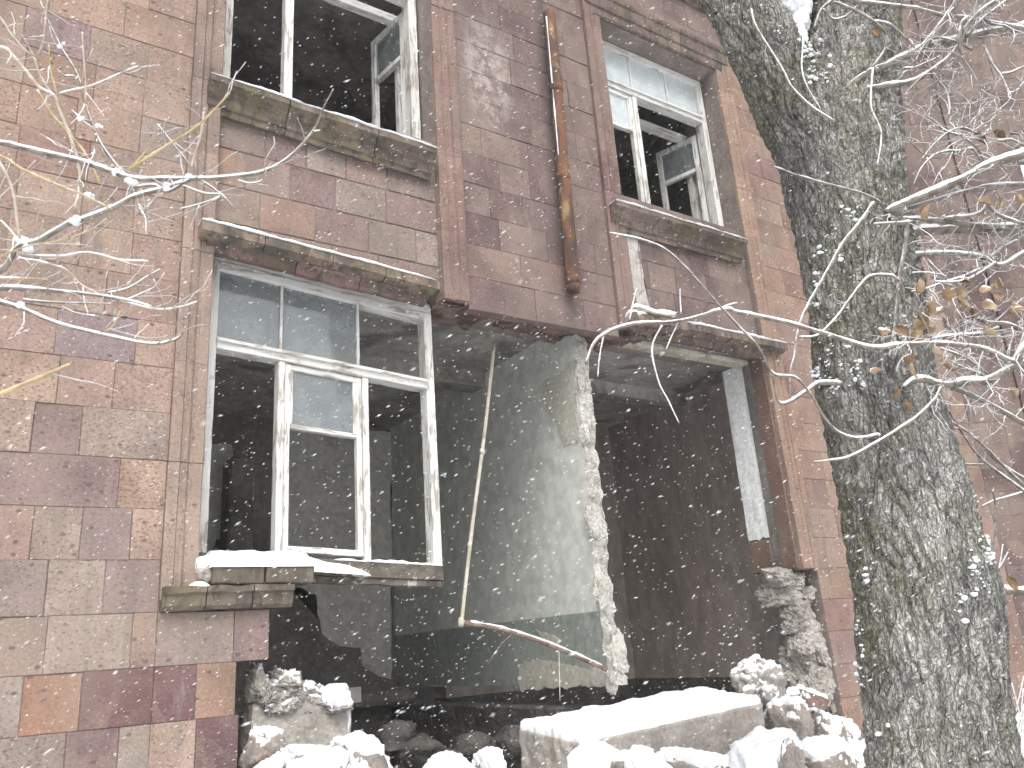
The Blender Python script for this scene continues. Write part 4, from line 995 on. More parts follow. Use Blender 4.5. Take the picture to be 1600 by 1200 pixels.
stone('boulder', 'smooth snow topped stone at the bottom below the window', 480, 1194, 545, 1270, -0.75, 0.32, 0.4, 21, 0.035, (0, 0.1, 0.5), 0.25, 0.6)
stone('boulder', 'snow covered stone alone in the middle of the bottom edge', 696, 1188, 760, 1280, -0.70, 0.36, 0.55, 22, 0.04, (0.1, -0.15, 0.3), 0.15, 0.5)
stone('boulder', 'smaller snow covered stone right of the middle one', 772, 1190, 804, 1260, -0.60, 0.25, 0.4, 23, 0.04, (0, 0.1, 0.1), 0.0, 0.35)
stone('boulder', 'low snow hump between the square block and the broad mound', 1012, 1206, 1088, 1290, -1.05, 0.40, 0.5, 24, 0.05, (0.1, 0.05, 0.2), 0.0, 0.35)
stone('boulder', 'leftmost stone of the heap, half buried under the facing blocks', 400, 1202, 470, 1280, -0.45, 0.3, 0.5, 25, 0.04, (0, 0.1, 0.2), 0.1, 0.5)
# dark tumbled stones down in the gap
for i, (u, v, s) in enumerate(((655, 1175, 0.16), (690, 1188, 0.12), (745, 1170, 0.14), (620, 1150, 0.12), (800, 1160, 0.15))):
    p = W(u, v, 0.9); me = rock_mesh((s, s, s * 0.7), 0.5, 70 + i, 7, 0.15); o = link('cellar_stone', me, 'earth', bld, True); o.location = p
part('loose_plank', (1.93, 0.55, 1.40), (2.12, 0.60, 1.49), 'soot')

# ------------------------------------------------------------------ the big tree
TD = 3.45
tree = empty('tree'); 
base = P(1470, 1500, TD); tree.location = (base.x, base.y, 0.05)
tag(tree, 'large forked tree with furrowed grey bark and snowy low branches before the wall', 'tree')
tloc = np.array(tree.location)
def voro2(p):
    d, _ = N.voronoi(p); return d[1] - d[0]
def bark_tube(name, pts, seg, rings, flare=None, front=True, amp=0.021):
    """pts: (u, v, half width in px, distance)"""
    C = []; r = []
    for (u, v, rp, d) in pts:
        p = np.array(P(u, v, d)); z = px(p)[2]; C.append(p); r.append(rp * z / FPX)
    ctl = np.column_stack([np.array(C), r])
    cr_ = catmull(ctl, rings); C = cr_[:, :3]; r = cr_[:, 3]
    # resample evenly
    s = np.concatenate([[0], np.cumsum(np.linalg.norm(np.diff(C, axis=0), axis=1))])
    q = np.linspace(0, s[-1], rings); C = np.stack([np.interp(q, s, C[:, i]) for i in range(3)], 1); r = np.interp(q, s, r)
    T, A, B = frames(C); vs = []; inf = []
    for i in range(rings):
        for k in range(seg):
            th = 2 * math.pi * k / seg; c_, s_ = math.cos(th), math.sin(th)
            dirv = c_ * A[i] + s_ * B[i]
            w = Vector((c_ * r[i], s_ * r[i], q[i]))
            wp = Vector((w.x * 15, w.y * 15, w.z * 4.2))
            wp += Vector((N.noise(w * 7), N.noise(w * 7 + Vector((9, 0, 0))), 0.6 * N.noise(w * 5 + Vector((0, 9, 0))))) * 0.9
            e = voro2(wp); e2 = voro2(Vector((w.x * 42, w.y * 42, w.z * 17)) + wp * 0.25)
            ridge = min(1, e / 0.22) ** 0.7
            dsp = amp * (ridge - 0.75) + amp * 0.30 * (min(1, e2 / 0.2) - 0.6) + 0.010 * N.fractal(w * 22, 1, 2, 3) + 0.03 * r[i] / 0.25 * N.fractal(Vector((w.x * 2.5, w.y * 2.5, w.z * 1.3)), 1, 2, 2)
            pnt = C[i] + dirv * (r[i] + dsp)
            vs.append(pnt - tloc); inf.append((dsp, dirv))
    fs = [(i * seg + k, i * seg + (k + 1) % seg, (i + 1) * seg + (k + 1) % seg, (i + 1) * seg + k) for i in range(rings - 1) for k in range(seg)]
    fs.append(tuple(range(seg))[::-1]); fs.append(tuple((rings - 1) * seg + k for k in range(seg)))
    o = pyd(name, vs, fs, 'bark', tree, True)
    return o, vs, inf
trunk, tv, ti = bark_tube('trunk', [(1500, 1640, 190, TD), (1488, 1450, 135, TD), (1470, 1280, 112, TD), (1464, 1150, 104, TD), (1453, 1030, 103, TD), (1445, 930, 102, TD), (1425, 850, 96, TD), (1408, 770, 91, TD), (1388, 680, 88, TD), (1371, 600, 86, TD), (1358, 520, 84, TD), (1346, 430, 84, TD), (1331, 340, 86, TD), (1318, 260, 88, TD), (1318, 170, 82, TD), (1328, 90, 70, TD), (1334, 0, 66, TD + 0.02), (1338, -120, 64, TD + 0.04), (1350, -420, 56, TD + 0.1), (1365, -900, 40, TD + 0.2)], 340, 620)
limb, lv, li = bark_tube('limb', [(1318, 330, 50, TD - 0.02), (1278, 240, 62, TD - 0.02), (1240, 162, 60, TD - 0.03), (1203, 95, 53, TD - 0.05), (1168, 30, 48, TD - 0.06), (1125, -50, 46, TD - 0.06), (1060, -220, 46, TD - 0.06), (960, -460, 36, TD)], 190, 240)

def blobs(name, items, mat='snow', parent=None, off=None):
    """small snow clumps: (centre, radius, normal)"""
    bm = bmesh.new(); bmesh.ops.create_icosphere(bm, subdivisions=1, radius=1.0); bv = [v.co.copy() for v in bm.verts]; bf = [tuple(v.index for v in f.verts) for f in bm.faces]; bm.free()
    vs, fs = [], []
    for c, r, n in items:
        b0 = len(vs); sx, sy, sz = random.uniform(0.8, 1.6), random.uniform(0.8, 1.4), random.uniform(0.5, 1.0); rz = random.uniform(0, 6.3); cs, sn = math.cos(rz), math.sin(rz)
        for q in bv:
            k = 1 + 0.3 * N.noise(q * 1.7 + Vector(c) * 40)
            x, y, z = q.x * sx * k * r, q.y * sy * k * r, q.z * sz * k * r
            vs.append((c[0] + x * cs - y * sn, c[1] + x * sn + y * cs, c[2] + z))
        fs += [tuple(b0 + i for i in f) for f in bf]
    return pyd(name, vs, fs, mat, parent, True)
# snow caught in the bark
zones = [(1368, 1080, 32, 120, 0.55), (1362, 960, 24, 80, 0.5), (1500, 895, 52, 40, 0.28), (1535, 880, 20, 50, 0.6), (1320, 590, 62, 28, 0.55), (1300, 470, 30, 130, 0.16), (1355, 335, 60, 22, 0.4), (1465, 960, 60, 40, 0.22), (1262, 100, 45, 40, 0.6), (1450, 1080, 90, 110, 0.05), (1330, 430, 60, 150, 0.06), (1400, 520, 40, 30, 0.4), (1230, 60, 60, 70, 0.10)]
def bark_snow(vs, inf, n, host):
    items = []; cand = []
    tocam = CAM
    for i in range(len(vs)):
        p = vs[i] + tloc; d, dr_ = inf[i]
        if dr_ @ (tocam - p) < 0 or d < -0.001: continue
        u, v, z = px(p)
        for (a, b, c, e, pr) in zones:
            k = ((u - a) / c) ** 2 + ((v - b) / e) ** 2
            if k < 1 and random.random() < pr * (1 - k * 0.7) * 0.95 and N.noise(Vector((p[0] * 22, p[1] * 22, p[2] * 12))) > 0.02:
                items.append((vs[i] + np.array([random.gauss(0, 0.005), random.gauss(0, 0.003), 0.003 + random.gauss(0, 0.006)]) + inf[i][1] * 0.002, random.choice((0.003, 0.004, 0.004, 0.005, 0.006, 0.008, 0.012)), None)); break
    if items: blobs('snow', items, 'snow', host)['kind'] = 'stuff'
bark_snow(tv, ti, 0, trunk); bark_snow(lv, li, 0, limb)
# snow packed into the crotch
for i, (u, v, s, k) in enumerate(((1240, -25, 0.095, 1.2), (1241, 8, 0.075, 1.3), (1243, 34, 0.058, 1.4), (1246, 58, 0.040, 1.5), (1249, 78, 0.026, 1.4), (1228, 70, 0.045, 0.45))):
    me = rock_mesh((s, s, s * k), 0.2, 131 + i, 10, 0.18, 2); o = link('crotch_snow', me, 'snow', tree, True); o.location = Vector(P(u, v, TD - 0.16 + 0.12 * (v < 40))) - Vector(tloc)
def branch(pts, r0, r1, d0, d1=None, mat='branch', parent=tree, snow=0.8, seg=8, name='branch', host_loc=None, n=None, thick=1.0, wob=0.25):
    """pts in picture points, radius in px at that distance, distance from d0 to d1"""
    hl = np.array(parent.location) if host_loc is None else host_loc
    d1 = d0 if d1 is None else d1; k = len(pts)
    C = np.array([P(u, v, d0 + (d1 - d0) * i / (k - 1)) for i, (u, v) in enumerate(pts)])
    n = n or max(10, 6 * k); C = catmull(C, n)
    amp = 0.0025
    C = C + np.array([[N.noise(Vector(p) * 11), N.noise(Vector(p) * 11 + Vector((7, 0, 0))), N.noise(Vector(p) * 11 + Vector((0, 7, 0)))] for p in C]) * amp
    m = FPX / ((d0 + d1) / 2 * 1.02) * (1.18 if parent is tree else 1.3)
    r = np.linspace(r0, r1, len(C)) / m
    T = Tubes(); T.add(C - hl, r, seg, wob); b = T.build(name, mat, parent)
    if snow:
        # snow riding on the upper side, in runs with gaps
        Tn, _, _ = frames(C); run = []; S = Tubes()
        def flush():
            if len(run) > 3:
                pr = np.array([x[0] for x in run]); rr = np.array([x[1] for x in run]); rr[0] *= 0.35; rr[-1] *= 0.35
                S.add(pr - hl, rr, 7, 0.5, 3.0)
        for i in range(len(C)):
            flat = math.sqrt(max(0, 1 - Tn[i][2] ** 2)); g = N.noise(Vector(C[i]) * 7 + Vector((3, 3, 3)))
            if flat > 0.45 and g > -0.38 * snow - 0.05:
                run.append((C[i] + np.array([0, 0, r[i] * 0.62 + 0.0012]), (r[i] * 0.78 + 0.0006) * flat * (1 + 0.35 * g)))
            else: flush(); run = []
        flush()
        if S.v: S.build('snow', 'snow', b)['kind'] = 'stuff'
    return b, C, r
TB = []
def tb(pts, r0, r1=None, dd=0.0, de=None, **k):
    r1 = r0 * 0.7 if r1 is None else r1
    b, C, r = branch(pts, r0, r1, TD + dd, TD + (dd if de is None else de), **k); TB.append((C, r)); return b
F = -0.30                                   # branches that pass in front of the trunk
tb([(1306, 156), (1348, 119), (1391, 99), (1433, 79), (1456, 57), (1482, 23), (1496, 0), (1515, -60)], 9, 6.5, -0.22, -0.45)
tb([(1433, 79), (1470, 68), (1510, 60), (1547, 51), (1600, 43), (1680, 30)], 9, 10, -0.30, -0.35)
tb([(1309, 157), (1334, 145), (1377, 135), (1419, 129), (1448, 116), (1482, 91), (1501, 65), (1510, 43), (1533, 17), (1558, 0), (1590, -30)], 6, 4, -0.22, -0.5)
tb([(1510, 57), (1538, 28), (1575, 0), (1600, -20)], 4, 3, -0.4)
tb([(1300, -5), (1334, 1), (1397, 9), (1433, 14), (1476, 24), (1513, 28), (1561, 37), (1610, 46)], 4, 4, -0.32, -0.4)
tb([(1286, 14), (1303, 30), (1326, 23), (1343, 3), (1350, -15)], 2.2, 2, -0.32)
tb([(1272, 45), (1283, 17), (1300, 1), (1320, -10)], 3, 2.5, -0.30)
tb([(1303, 3), (1337, 17), (1365, 33), (1385, 54), (1382, 79), (1364, 105)], 3.5, 2.6, -0.34)
tb([(1365, 33), (1394, 40), (1416, 60), (1429, 75)], 3, 2, -0.34)
tb([(1364, 105), (1361, 164), (1377, 210), (1370, 261)], 2.2, 1.5, -0.34, snow=0, mat='twig')
tb([(1173, 14), (1181, 40), (1221, 105), (1238, 136), (1270, 168), (1303, 188)], 1.8, 2.6, -0.34, snow=0.3, mat='twig')
tb([(1255, 57), (1255, 119), (1283, 173)], 1.8, 1.5, -0.30, snow=0, mat='twig')
tb([(1385, 331), (1422, 315), (1504, 281), (1547, 258), (1600, 241), (1680, 215)], 7.5, 9, -0.25, -0.5)
tb([(1210, 261), (1263, 279), (1360, 307), (1385, 331)], 1.6, 3.2, -0.42, -0.25)
tb([(1400, 335), (1422, 325), (1513, 298), (1547, 290), (1600, 288), (1660, 286)], 3.5, 4, -0.25, -0.4)
tb([(1419, 369), (1433, 362), (1490, 358), (1547, 361), (1600, 362), (1680, 368)], 9, 10, -0.12, -0.3)
tb([(1405, 342), (1425, 343), (1476, 345), (1524, 352), (1600, 354), (1660, 352)], 5, 6.5, -0.2, -0.3)
tb([(1365, 350), (1400, 348), (1425, 346)], 1.8, 2.4, -0.3)
tb([(1476, 342), (1520, 337), (1537, 328), (1542, 312), (1541, 290)], 4.5, 3, -0.28)
tb([(1411, 405), (1433, 398), (1490, 396), (1533, 401), (1564, 415), (1600, 396), (1640, 380)], 5, 4.5, -0.15, -0.3)
tb([(1418, 345), (1414, 385), (1405, 436), (1398, 512), (1390, 560)], 4.5, 3, -0.27, snow=0.2, mat='branch')
tb([(1364, 317), (1346, 345), (1320, 376), (1292, 425), (1263, 476), (1252, 501), (1246, 521), (1241, 555), (1235, 580), (1235, 626)], 4.5, 1.6, -0.34, -0.45, snow=0.5)
tb([(1405, 439), (1391, 430), (1360, 432), (1343, 447), (1320, 478), (1297, 507), (1275, 525), (1249, 527)], 3, 1.8, -0.30, -0.42)
tb([(1650, 560), (1590, 567), (1547, 549), (1504, 539), (1419, 537), (1360, 544), (1286, 520), (1201, 498), (1150, 488), (1131, 484), (1053, 503), (991, 506), (950, 519), (928, 537), (916, 569)], 5.5, 2.4, -0.35, -0.75, n=110)
tb([(953, 364), (1022, 381), (1069, 416), (1122, 475), (1147, 503), (1184, 541), (1207, 583), (1241, 589), (1263, 612), (1288, 652), (1310, 675), (1340, 685), (1375, 679)], 1.6, 2.8, -0.80, -0.30, n=90)
tb([(1272, 721), (1320, 716), (1360, 697), (1425, 657), (1460, 625), (1470, 605)], 1.7, 3, -0.42, -0.38)
tb([(1034, 509), (1019, 544), (1028, 594), (1045, 628), (1061, 661)], 1.9, 1.3, -0.62, snow=0.2, mat='twig')
tb([(1062, 500), (1050, 525), (1041, 547)], 1.6, 1.2, -0.62, snow=0, mat='twig')
tb([(944, 519), (938, 550), (934, 589)], 1.5, 1.2, -0.70, snow=0, mat='twig')
tb([(983, 500), (990, 470), (995, 450)], 1.5, 1.2, -0.70, snow=0, mat='twig')
tb([(1120, 484), (1142, 476), (1152, 474)], 1.6, 1.2, -0.60)
tb([(1064, 490), (1063, 452)], 1.4, 1.0, -0.62, snow=0, mat='twig')
tb([(1207, 583), (1215, 626), (1232, 629), (1263, 609), (1280, 598), (1314, 599)], 2.0, 5, -0.55, -0.32)
tb([(1412, 607), (1431, 594), (1450, 594), (1475, 601), (1512, 597), (1537, 596), (1550, 590), (1569, 581), (1585, 570), (1600, 545), (1640, 500)], 6, 9, -0.28, -0.4)
tb([(1487, 606), (1512, 615), (1562, 640), (1600, 662), (1650, 690)], 4.5, 5, -0.3)
tb([(1462, 646), (1506, 671), (1525, 685), (1550, 709), (1575, 735), (1600, 760)], 1.8, 3, 0.1)
tb([(1480, 640), (1500, 670), (1520, 701), (1537, 720), (1569, 745), (1610, 775)], 1.6, 3, 0.1)
tb([(1537, 700), (1556, 719), (1581, 736), (1610, 752)], 2.4, 2.8, 0.15)
tb([(1476, 718), (1487, 717), (1506, 725), (1537, 726)], 1.5, 2, 0.15)
tb([(1466, 676), (1490, 670), (1505, 672)], 1.3, 1.8, 0.12)
tb([(1534, 792), (1556, 782), (1590, 772), (1610, 766)], 1.4, 2, 0.2)
tb([(1517, 846), (1530, 880), (1546, 912), (1570, 921), (1600, 925), (1660, 934)], 12, 7, -0.02, -0.1)
tb([(1546, 905), (1548, 880), (1553, 860), (1556, 800), (1552, 765)], 3.5, 1.6, 0.0, snow=0.2)
tb([(1556, 900), (1562, 880), (1567, 850)], 1.4, 1.0, 0.0, snow=0, mat='twig')
tb([(1556, 895), (1565, 880), (1575, 862)], 1.4, 1.0, 0.0, snow=0, mat='twig')
tb([(1511, 28), (1502, 40), (1500, 70), (1505, 85)], 5, 4, -0.42, snow=0.2)
tb([(1430, 96), (1455, 60), (1495, 66), (1520, 78)], 1.5, 3, -0.36)
tb([(1412, 107), (1430, 106), (1448, 98), (1470, 88)], 3, 1.4, -0.32)
tb([(1448, 92), (1462, 120), (1478, 140), (1484, 165), (1482, 180)], 2.0, 1.4, -0.3, snow=0.1, mat='twig')
tb([(1536, 70), (1552, 100), (1564, 118), (1572, 135), (1579, 150)], 2.4, 2, -0.3, snow=0.2, mat='twig')
tb([(1564, 116), (1580, 113), (1605, 102)], 2.4, 2.6, -0.3)
tb([(1575, 146), (1588, 142), (1600, 128)], 1.6, 1.4, -0.3)
tb([(1427, 290), (1440, 262), (1460, 243), (1480, 236), (1500, 236), (1520, 233), (1535, 255)], 1.4, 2.4, -0.35)
tb([(1440, 250), (1460, 225), (1485, 205), (1505, 200), (1522, 205)], 1.4, 2.6, -0.33)
tb([(1444, 180), (1462, 190), (1478, 205), (1500, 212), (1525, 230), (1540, 255)], 1.6, 2.6, -0.33)
tb([(1420, 219), (1440, 238), (1448, 246)], 1.4, 1.6, -0.33)
tb([(1522, 205), (1535, 212), (1548, 200)], 1.6, 1.2, -0.33)
tb([(1560, 220), (1580, 218), (1605, 230)], 1.8, 2.2, -0.36)
tb([(1542, 317), (1560, 335), (1585, 345), (1610, 352)], 3, 4, -0.35)
tb([(1462, 440), (1500, 440), (1530, 428), (1556, 410)], 1.6, 3, -0.28)
tb([(1424, 456), (1445, 452), (1470, 443), (1500, 434), (1540, 418)], 1.4, 2.6, -0.24)
tb([(1420, 427), (1450, 426), (1476, 430)], 1.2, 1.6, -0.2)
tb([(1548, 400), (1570, 385), (1590, 376)], 2.6, 3, -0.2, snow=0.3)
tb([(1527, 498), (1548, 504), (1572, 506), (1605, 520)], 3.5, 4.5, -0.3)
tb([(1418, 541), (1470, 528), (1530, 522), (1560, 512)], 3.5, 4, -0.3)
tb([(1470, 545), (1510, 560), (1545, 585)], 2, 2.5, -0.32)
tb([(1497, 570), (1520, 580), (1545, 588)], 1.8, 2.5, -0.32)

# fine twigs, too many to count
def twigs():
    T = Tubes(); rnd = random.Random(5)
    def grow(p, d, L_, r, lev):
        n = 5; C = [p]; q = np.array(p)
        for i in range(n):
            d = d + np.array([rnd.gauss(0, 0.28), rnd.gauss(0, 0.28), rnd.gauss(0, 0.25) - 0.02]); d /= np.linalg.norm(d); q = q + d * L_ / n; C.append(q)
            if lev > 0 and rnd.random() < 0.42:
                s = d + np.array([rnd.gauss(0, 0.7), rnd.gauss(0, 0.7), rnd.gauss(0.05, 0.7)]); s /= np.linalg.norm(s)
                grow(q, s, L_ * rnd.uniform(0.35, 0.65), r * 0.7, lev - 1)
        T.add(np.array(C) - tloc, np.linspace(r, r * 0.5, len(C)), 4)
    for C, r in TB:
        for i in range(2, len(C), 2):
            u, v, z = px(C[i])
            if u > 1405 and -20 < u < 1640 and v < 660 and rnd.random() < 0.40:
                d = np.array([rnd.gauss(0, 1), rnd.gauss(0, 0.6), rnd.gauss(0.1, 0.9)]); d /= np.linalg.norm(d)
                grow(C[i], d, rnd.uniform(0.10, 0.30), rnd.uniform(0.0018, 0.0030), 2)
            elif u > 1180 and rnd.random() < 0.04:
                d = np.array([rnd.gauss(0, 1), rnd.gauss(0, 0.6), rnd.gauss(0.1, 0.9)]); d /= np.linalg.norm(d)
                grow(C[i], d, rnd.uniform(0.05, 0.12), 0.002, 1)
    o = T.build('twigs', 'twig', tree); o['kind'] = 'stuff'
twigs()

# dead leaves still on the branches
def leaf_mesh(seed):
    rnd = random.Random(seed); vs = []; fs = []; n, m = 9, 5; c1, c2 = rnd.uniform(1.6, 4.4), rnd.uniform(-0.9, 1.6)
    for i in range(n + 1):
        t = i / n; w = (math.sin(math.pi * t ** 0.75) ** 0.8) * (0.46 + 0.14 * N.noise(Vector((t * 7, seed, 0)))) + 0.01
        for j in range(m):
            s = (j / (m - 1) - 0.5) * 2; a = s * c1 * 0.5
            vs.append((math.sin(a) * w / max(0.6, c1 * 0.5), (1 - math.cos(a)) * w * 0.9 + 0.25 * c2 * t * t + 0.10 * N.noise(Vector((t * 6, s * 3, seed))), -t))
    for i in range(n):
        for j in range(m - 1): fs.append((i * m + j, i * m + j + 1, (i + 1) * m + j + 1, (i + 1) * m + j))
    me = bpy.data.meshes.new('dead_leaf'); me.from_pydata(vs, [], fs); me.update(); me.materials.append(M['leaf']); return me
LM = [leaf_mesh(s) for s in range(6)]
LEAVES = [(1438, 438), (1481, 452), (1496, 448), (1533, 450), (1545, 452), (1559, 436), (1445, 475), (1437, 488), (1480, 485), (1516, 484), (1585, 478), (1538, 512), (1370, 517), (1400, 515), (1413, 556), (1473, 574), (1402, 610), (1377, 580), (1522, 212), (1552, 208), (1576, 216), (1528, 318), (1561, 312), (1592, 306), (1453, 322), (1531, 338), (1497, 470), (1540, 470), (1425, 570), (1410, 632), (1580, 610), (1450, 500), (1462, 512), (1428, 520), (1364, 48), (1573, 905), (1430, 535), (1558, 462), (1508, 440), (1573, 470)]
for i, (u, v) in enumerate(LEAVES):
    o = link('dead_leaf', LM[i % 6], None, tree, True); s = random.uniform(0.040, 0.075)
    o.location = Vector(P(u, v - 4, TD - 0.36 + random.uniform(-0.05, 0.05))) - Vector(tloc); o.scale = (s * random.uniform(0.8, 1.2), s, s)
    o.rotation_euler = (random.gauss(0, 0.5), random.gauss(0, 0.5), random.uniform(0, 6.3))

# ------------------------------------------------------------------ small bush right of the trunk, beyond it
bush = empty('bush', (P(1590, 1210, 4.6).x, P(1590, 1210, 4.6).y, 0.5)); tag(bush, 'small bare snowy bush behind the trunk at the right edge', 'bush')
rnd = random.Random(11)
for i in range(16):
    u0, v0 = 1588 + rnd.uniform(-8, 14), 1180 + rnd.uniform(-10, 40)
    u1, v1 = u0 + rnd.uniform(-26, 40), v0 - rnd.uniform(60, 160)
    branch([(u0, v0), ((u0 + u1) / 2 + rnd.uniform(-8, 8), (v0 + v1) / 2), (u1, v1)], 2.0, 1.0, 4.6 + rnd.uniform(-0.15, 0.15), mat='twig', parent=bush, snow=0, name='stem', seg=5)

# ------------------------------------------------------------------ foreground shrub reaching in from the left
SD = 1.75
shrub = empty('shrub'); b0 = P(-330, 900, SD); shrub.location = (b0.x, b0.y, 0.0)
tag(shrub, 'near shrub with yellow shoots and snowy twigs reaching in from the left edge', 'shrub')
SBR = []
def sb(pts, r0, r1=None, mat='branch', snow=0.8, dd=0.0, de=None, name='branch', **k):
    _, C_, r_ = branch(pts, r0 * 0.86, (r0 * 0.6 if r1 is None else r1 * 0.86), SD + dd, SD + (dd if de is None else de), mat=mat, parent=shrub, snow=snow, name=name, **k); SBR.append(C_)
stem_base = [(-330, 1900), (-330, 1500), (-320, 1100)]
sb(stem_base + [(-290, 800), (-220, 600), (-120, 500), (0, 450)], 16, 7.5, n=60)
sb([(-320, 1000), (-300, 700), (-230, 450), (-120, 280), (0, 223)], 13, 7.5, n=50)
sb([(-300, 750), (-200, 560), (-90, 460), (0, 422), (28, 388), (59, 378), (106, 350), (116, 347), (175, 325), (212, 306), (256, 295), (297, 281)], 9, 5, n=80, snow=0.5)
sb([(-290, 600), (-200, 250), (-80, 90), (0, 75), (25, 94), (62, 137), (84, 150), (94, 175), (112, 219), (125, 266), (122, 294), (116, 331)], 6, 3.6, 'shoot2', 0.25, n=70)
sb([(0, 223), (116, 250), (175, 269), (219, 280), (291, 280), (344, 278), (406, 269), (453, 245), (488, 206), (505, 170), (521, 140)], 7.5, 1.8, n=90, snow=1.0)
sb([(59, 141), (84, 181), (131, 237), (156, 287)], 3.4, 2.6, 'shoot', 0, 0.03)
sb([(-80, 225), (0, 244), (31, 262), (94, 290), (134, 306), (175, 328)], 4, 2.5, 'shoot', 0, -0.05)
sb([(55, -30), (62, 0), (75, 31), (94, 72), (119, 112), (134, 166), (150, 209), (175, 250), (212, 291)], 2.0, 3.4, 'branch', 0.25, 0.05)
sb([(80, -30), (75, 0), (67, 62), (53, 87), (20, 55), (0, 28), (-30, 0)], 2.6, 2.4, 'shoot2', 0, 0.04)
sb([(53, 90), (62, 115), (81, 147)], 2.6, 3, 'shoot2', 0, 0.02)
sb([(35, 55), (45, 72), (53, 88)], 1.6, 2, 'shoot2', 0, 0.02)
sb([(128, 50), (134, 125), (134, 162)], 2.4, 2.2, 'shoot2', 0, -0.05)
sb([(76, 70), (80, 110), (90, 150)], 2.0, 2.0, 'shoot', 0, -0.05)
sb([(91, 147), (144, 134), (187, 116), (216, 103)], 2.6, 1.8, 'shoot2', 0.3, 0.0)
sb([(200, 266), (259, 228), (312, 194), (359, 145)], 4.2, 2.4, 'shoot', 0, -0.12)
sb([(205, 262), (228, 235), (248, 210)], 3, 2.0, 'shoot', 0, -0.10)
sb([(247, 194), (275, 231), (294, 256), (297, 278)], 1.5, 2.4, 'branch', 0.2)
sb([(319, 175), (315, 205), (306, 235), (299, 262)], 3.8, 3.2, 'shoot2', 0, -0.10)
sb([(-40, 190), (0, 256), (19, 297), (31, 372)], 4.2, 4.0, 'shoot2', 0.1, -0.06)
sb([(-20, 330), (0, 309), (30, 282), (56, 250)], 2.4, 1.8, 'shoot2', 0.1)
sb([(297, 280), (312, 281), (344, 303), (366, 325)], 2.6, 1.6)
sb([(285, 290), (320, 302), (345, 305), (315, 318), (281, 327)], 2.4, 1.4)
sb([(212, 291), (216, 320), (224, 336), (230, 322)], 2.0, 1.4)
sb([(290, 285), (260, 300), (240, 290), (210, 292)], 4, 3, snow=1.0)
sb([(112, 172), (128, 184), (140, 190)], 1.4, 2.0, snow=0.3, dd=0.05)
sb([(90, 108), (100, 118), (116, 120)], 1.4, 2.2, snow=0.3, dd=0.05)
sb([(63, 210), (90, 224), (115, 240)], 1.8, 2.2, 'shoot2', 0.1)
sb([(150, 209), (148, 232), (140, 250)], 1.8, 1.6, snow=0.1)
sb([(372, 282), (390, 286), (408, 282), (414, 270)], 1.6, 1.2)
sb([(456, 246), (476, 246), (492, 238)], 1.6, 1.2)
sb([(488, 206), (500, 204)], 1.6, 1.2)
sb([(0, 450), (37, 451), (100, 456), (150, 462), (200, 470), (237, 480)], 7, 2.5, snow=1.0)
sb([(-60, 455), (0, 472), (31, 481), (91, 506), (144, 519), (228, 537), (275, 530), (291, 509)], 6, 1.8, snow=0.9)
sb([(53, 401), (100, 400), (134, 395), (166, 401), (187, 406), (231, 408)], 3, 1.8, 'shoot2', 0.4)
sb([(28, 388), (31, 404), (65, 410), (100, 419), (125, 444), (156, 462)], 3, 2.2, 'shoot2', 0.3)
sb([(156, 461), (200, 450), (230, 432), (250, 421)], 2.2, 1.4)
sb([(195, 470), (215, 462), (238, 450)], 1.8, 1.2)
sb([(187, 470), (241, 483), (281, 480), (308, 472)], 2.2, 1.4, 'shoot2', 0.4)
sb([(-40, 432), (0, 434), (75, 436)], 3, 2, 'shoot', 0.2)
sb([(-60, 640), (0, 616), (56, 594), (109, 570)], 5.5, 4.0, 'shoot', 0.0, -0.35)
sb([(37, 468), (70, 472), (109, 474), (175, 475)], 4, 1.8)
sb([(97, 481), (120, 490), (153, 495)], 3, 1.6)
sb([(155, 520), (175, 510), (188, 485)], 2.0, 1.4, 'shoot', 0)
sb([(0, 345), (20, 365), (31, 378)], 2.4, 3, 'shoot2', 0.2)
sb([(-30, 415), (40, 385), (100, 374), (150, 355)], 2.4, 1.6, 'shoot', 0, -0.1)
# fine side twigs of the shrub
T = Tubes(); rnd = random.Random(21)
for C_ in SBR:
    for i in range(3, len(C_) - 1, 2):
        u, v, z = px(C_[i])
        if -30 < u < 480 and rnd.random() < 0.30:
            d = np.array(C_[i] - C_[i - 1]); d /= np.linalg.norm(d); s = d + np.array([rnd.gauss(0, 0.5), rnd.gauss(0, 0.3), rnd.gauss(0.25, 0.55)]); s /= np.linalg.norm(s)
            q = np.array(C_[i]); pts_ = [q]; Lt = rnd.uniform(0.04, 0.14)
            for k in range(5): s = s + np.array([rnd.gauss(0, 0.16), rnd.gauss(0, 0.16), rnd.gauss(0.03, 0.16)]); s /= np.linalg.norm(s); q = q + s * Lt / 5; pts_.append(q)
            T.add(np.array(pts_) - np.array(shrub.location), np.linspace(0.0014, 0.0006, 6), 5)
T.build('twigs', 'twig', shrub)['kind'] = 'stuff'
# snow lumps on the forks
items = []
hl = np.array(shrub.location)
for (u, v, s) in ((35, 380, 0.016), (40, 388, 0.013), (180, 270, 0.010), (258, 294, 0.014), (120, 346, 0.012), (140, 307, 0.010), (205, 287, 0.013), (296, 279, 0.010), (128, 188, 0.007), (30, 480, 0.011), (96, 72, 0.006), (175, 326, 0.009), (155, 199, 0.006)):
    for k in range(3): items.append((np.array(P(u + random.uniform(-4, 4), v - 2 + random.uniform(-3, 3), SD)) - hl, s * random.uniform(0.6, 1.0), None))
blobs('snow', items, 'snow', shrub)['kind'] = 'stuff'

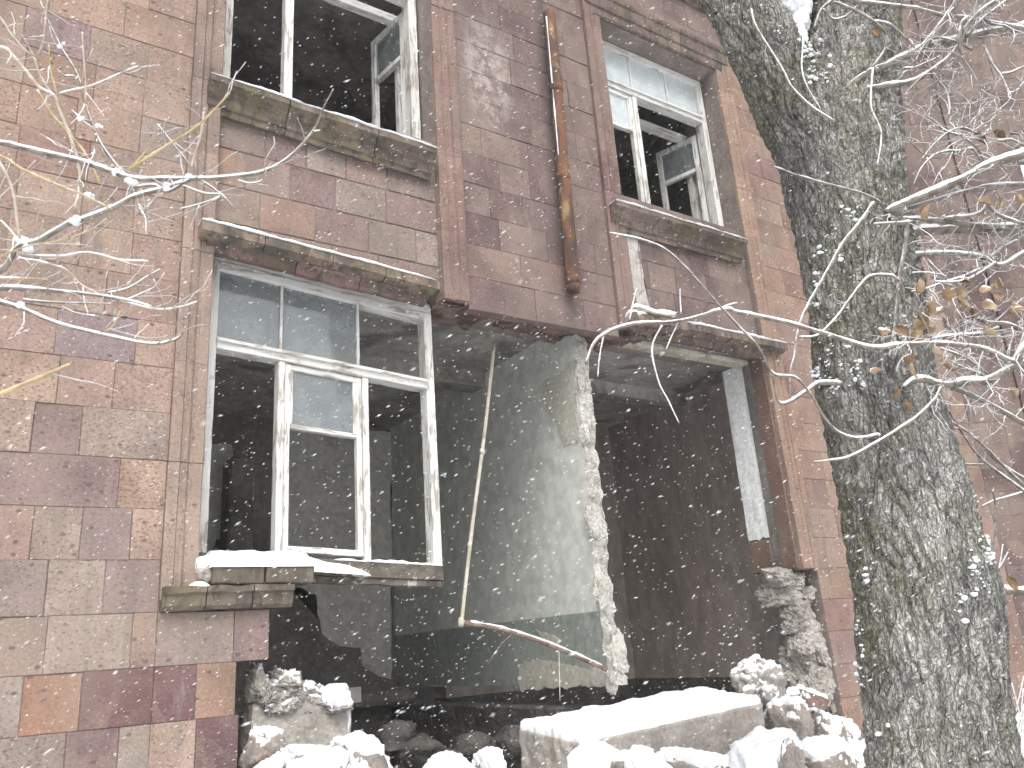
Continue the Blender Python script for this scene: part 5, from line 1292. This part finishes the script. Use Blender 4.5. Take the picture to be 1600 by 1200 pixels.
# ------------------------------------------------------------------ falling snow
def snowfall():
    rnd = random.Random(3); vs, fs = [], []
    wind = np.array(P(900, 570, 3.0)) - np.array(P(840, 602, 3.0)); wind /= np.linalg.norm(wind)
    octa = [(1, 0, 0), (0.15, 1, 0), (0.1, 0, 1), (-1, 0, 0), (-0.1, -1, 0.1), (0, 0.1, -1)]
    of = [(0, 1, 2), (1, 3, 2), (3, 4, 2), (4, 0, 2), (1, 0, 5), (3, 1, 5), (4, 3, 5), (0, 4, 5)]
    n = 0
    while n < 16000:
        u, v = rnd.uniform(-120, 1720), rnd.uniform(-100, 1300); d = 1.0 + 6.5 * rnd.random() ** 0.75 if n > 14 else rnd.uniform(0.5, 0.95)
        p = np.array(P(u, v, d))
        if p[1] > -0.06 and not (0.8 < p[0] < 6.0 and 1.0 < p[2] < 3.9 and p[1] < 1.2): continue
        if p[2] < 0.4: continue
        n += 1
        w = wind + np.array([rnd.gauss(0, 0.10), rnd.gauss(0, 0.22), rnd.gauss(0, 0.10)]); w /= np.linalg.norm(w)
        a = np.cross(w, [0.2, 0.5, 0.8]); a /= np.linalg.norm(a); b = np.cross(w, a)
        s = min(0.0018, rnd.lognormvariate(math.log(0.00082), 0.36)) * (0.5 + 0.5 * min(1, d / 3.0)); ln = s * rnd.uniform(3.5, 7.5)
        b0 = len(vs)
        for (x, y, z) in octa: vs.append(p + w * x * ln + a * y * s + b * z * s)
        fs += [tuple(b0 + i for i in f) for f in of]
    o = pyd('falling_snow', vs, fs, 'flake', None, True); tag(o, 'wind driven snowflakes falling through the whole view', 'snow', kind='stuff')
snowfall()

# ------------------------------------------------------------------ air thick with fine snow
bm = bmesh.new(); bmbox(bm, (-27, -35, -1.2), (35, 8, 12.0))
hz = frombm('haze', bm); hz['kind'] = 'stuff'; hz['label'] = 'thin pale veil of blowing snow in the air'; hz['category'] = 'haze'
hm = bpy.data.materials.new('snow_haze'); hm.use_nodes = True; hm.node_tree.nodes.clear()
ho = hm.node_tree.nodes.new('ShaderNodeOutputMaterial'); hv = hm.node_tree.nodes.new('ShaderNodeVolumePrincipled')
hv.inputs['Color'].default_value = (0.95, 0.96, 0.97, 1); hv.inputs['Density'].default_value = 0.003; hv.inputs['Anisotropy'].default_value = 0.3
hm.node_tree.links.new(hv.outputs[0], ho.inputs['Volume']); hz.data.materials.append(hm)
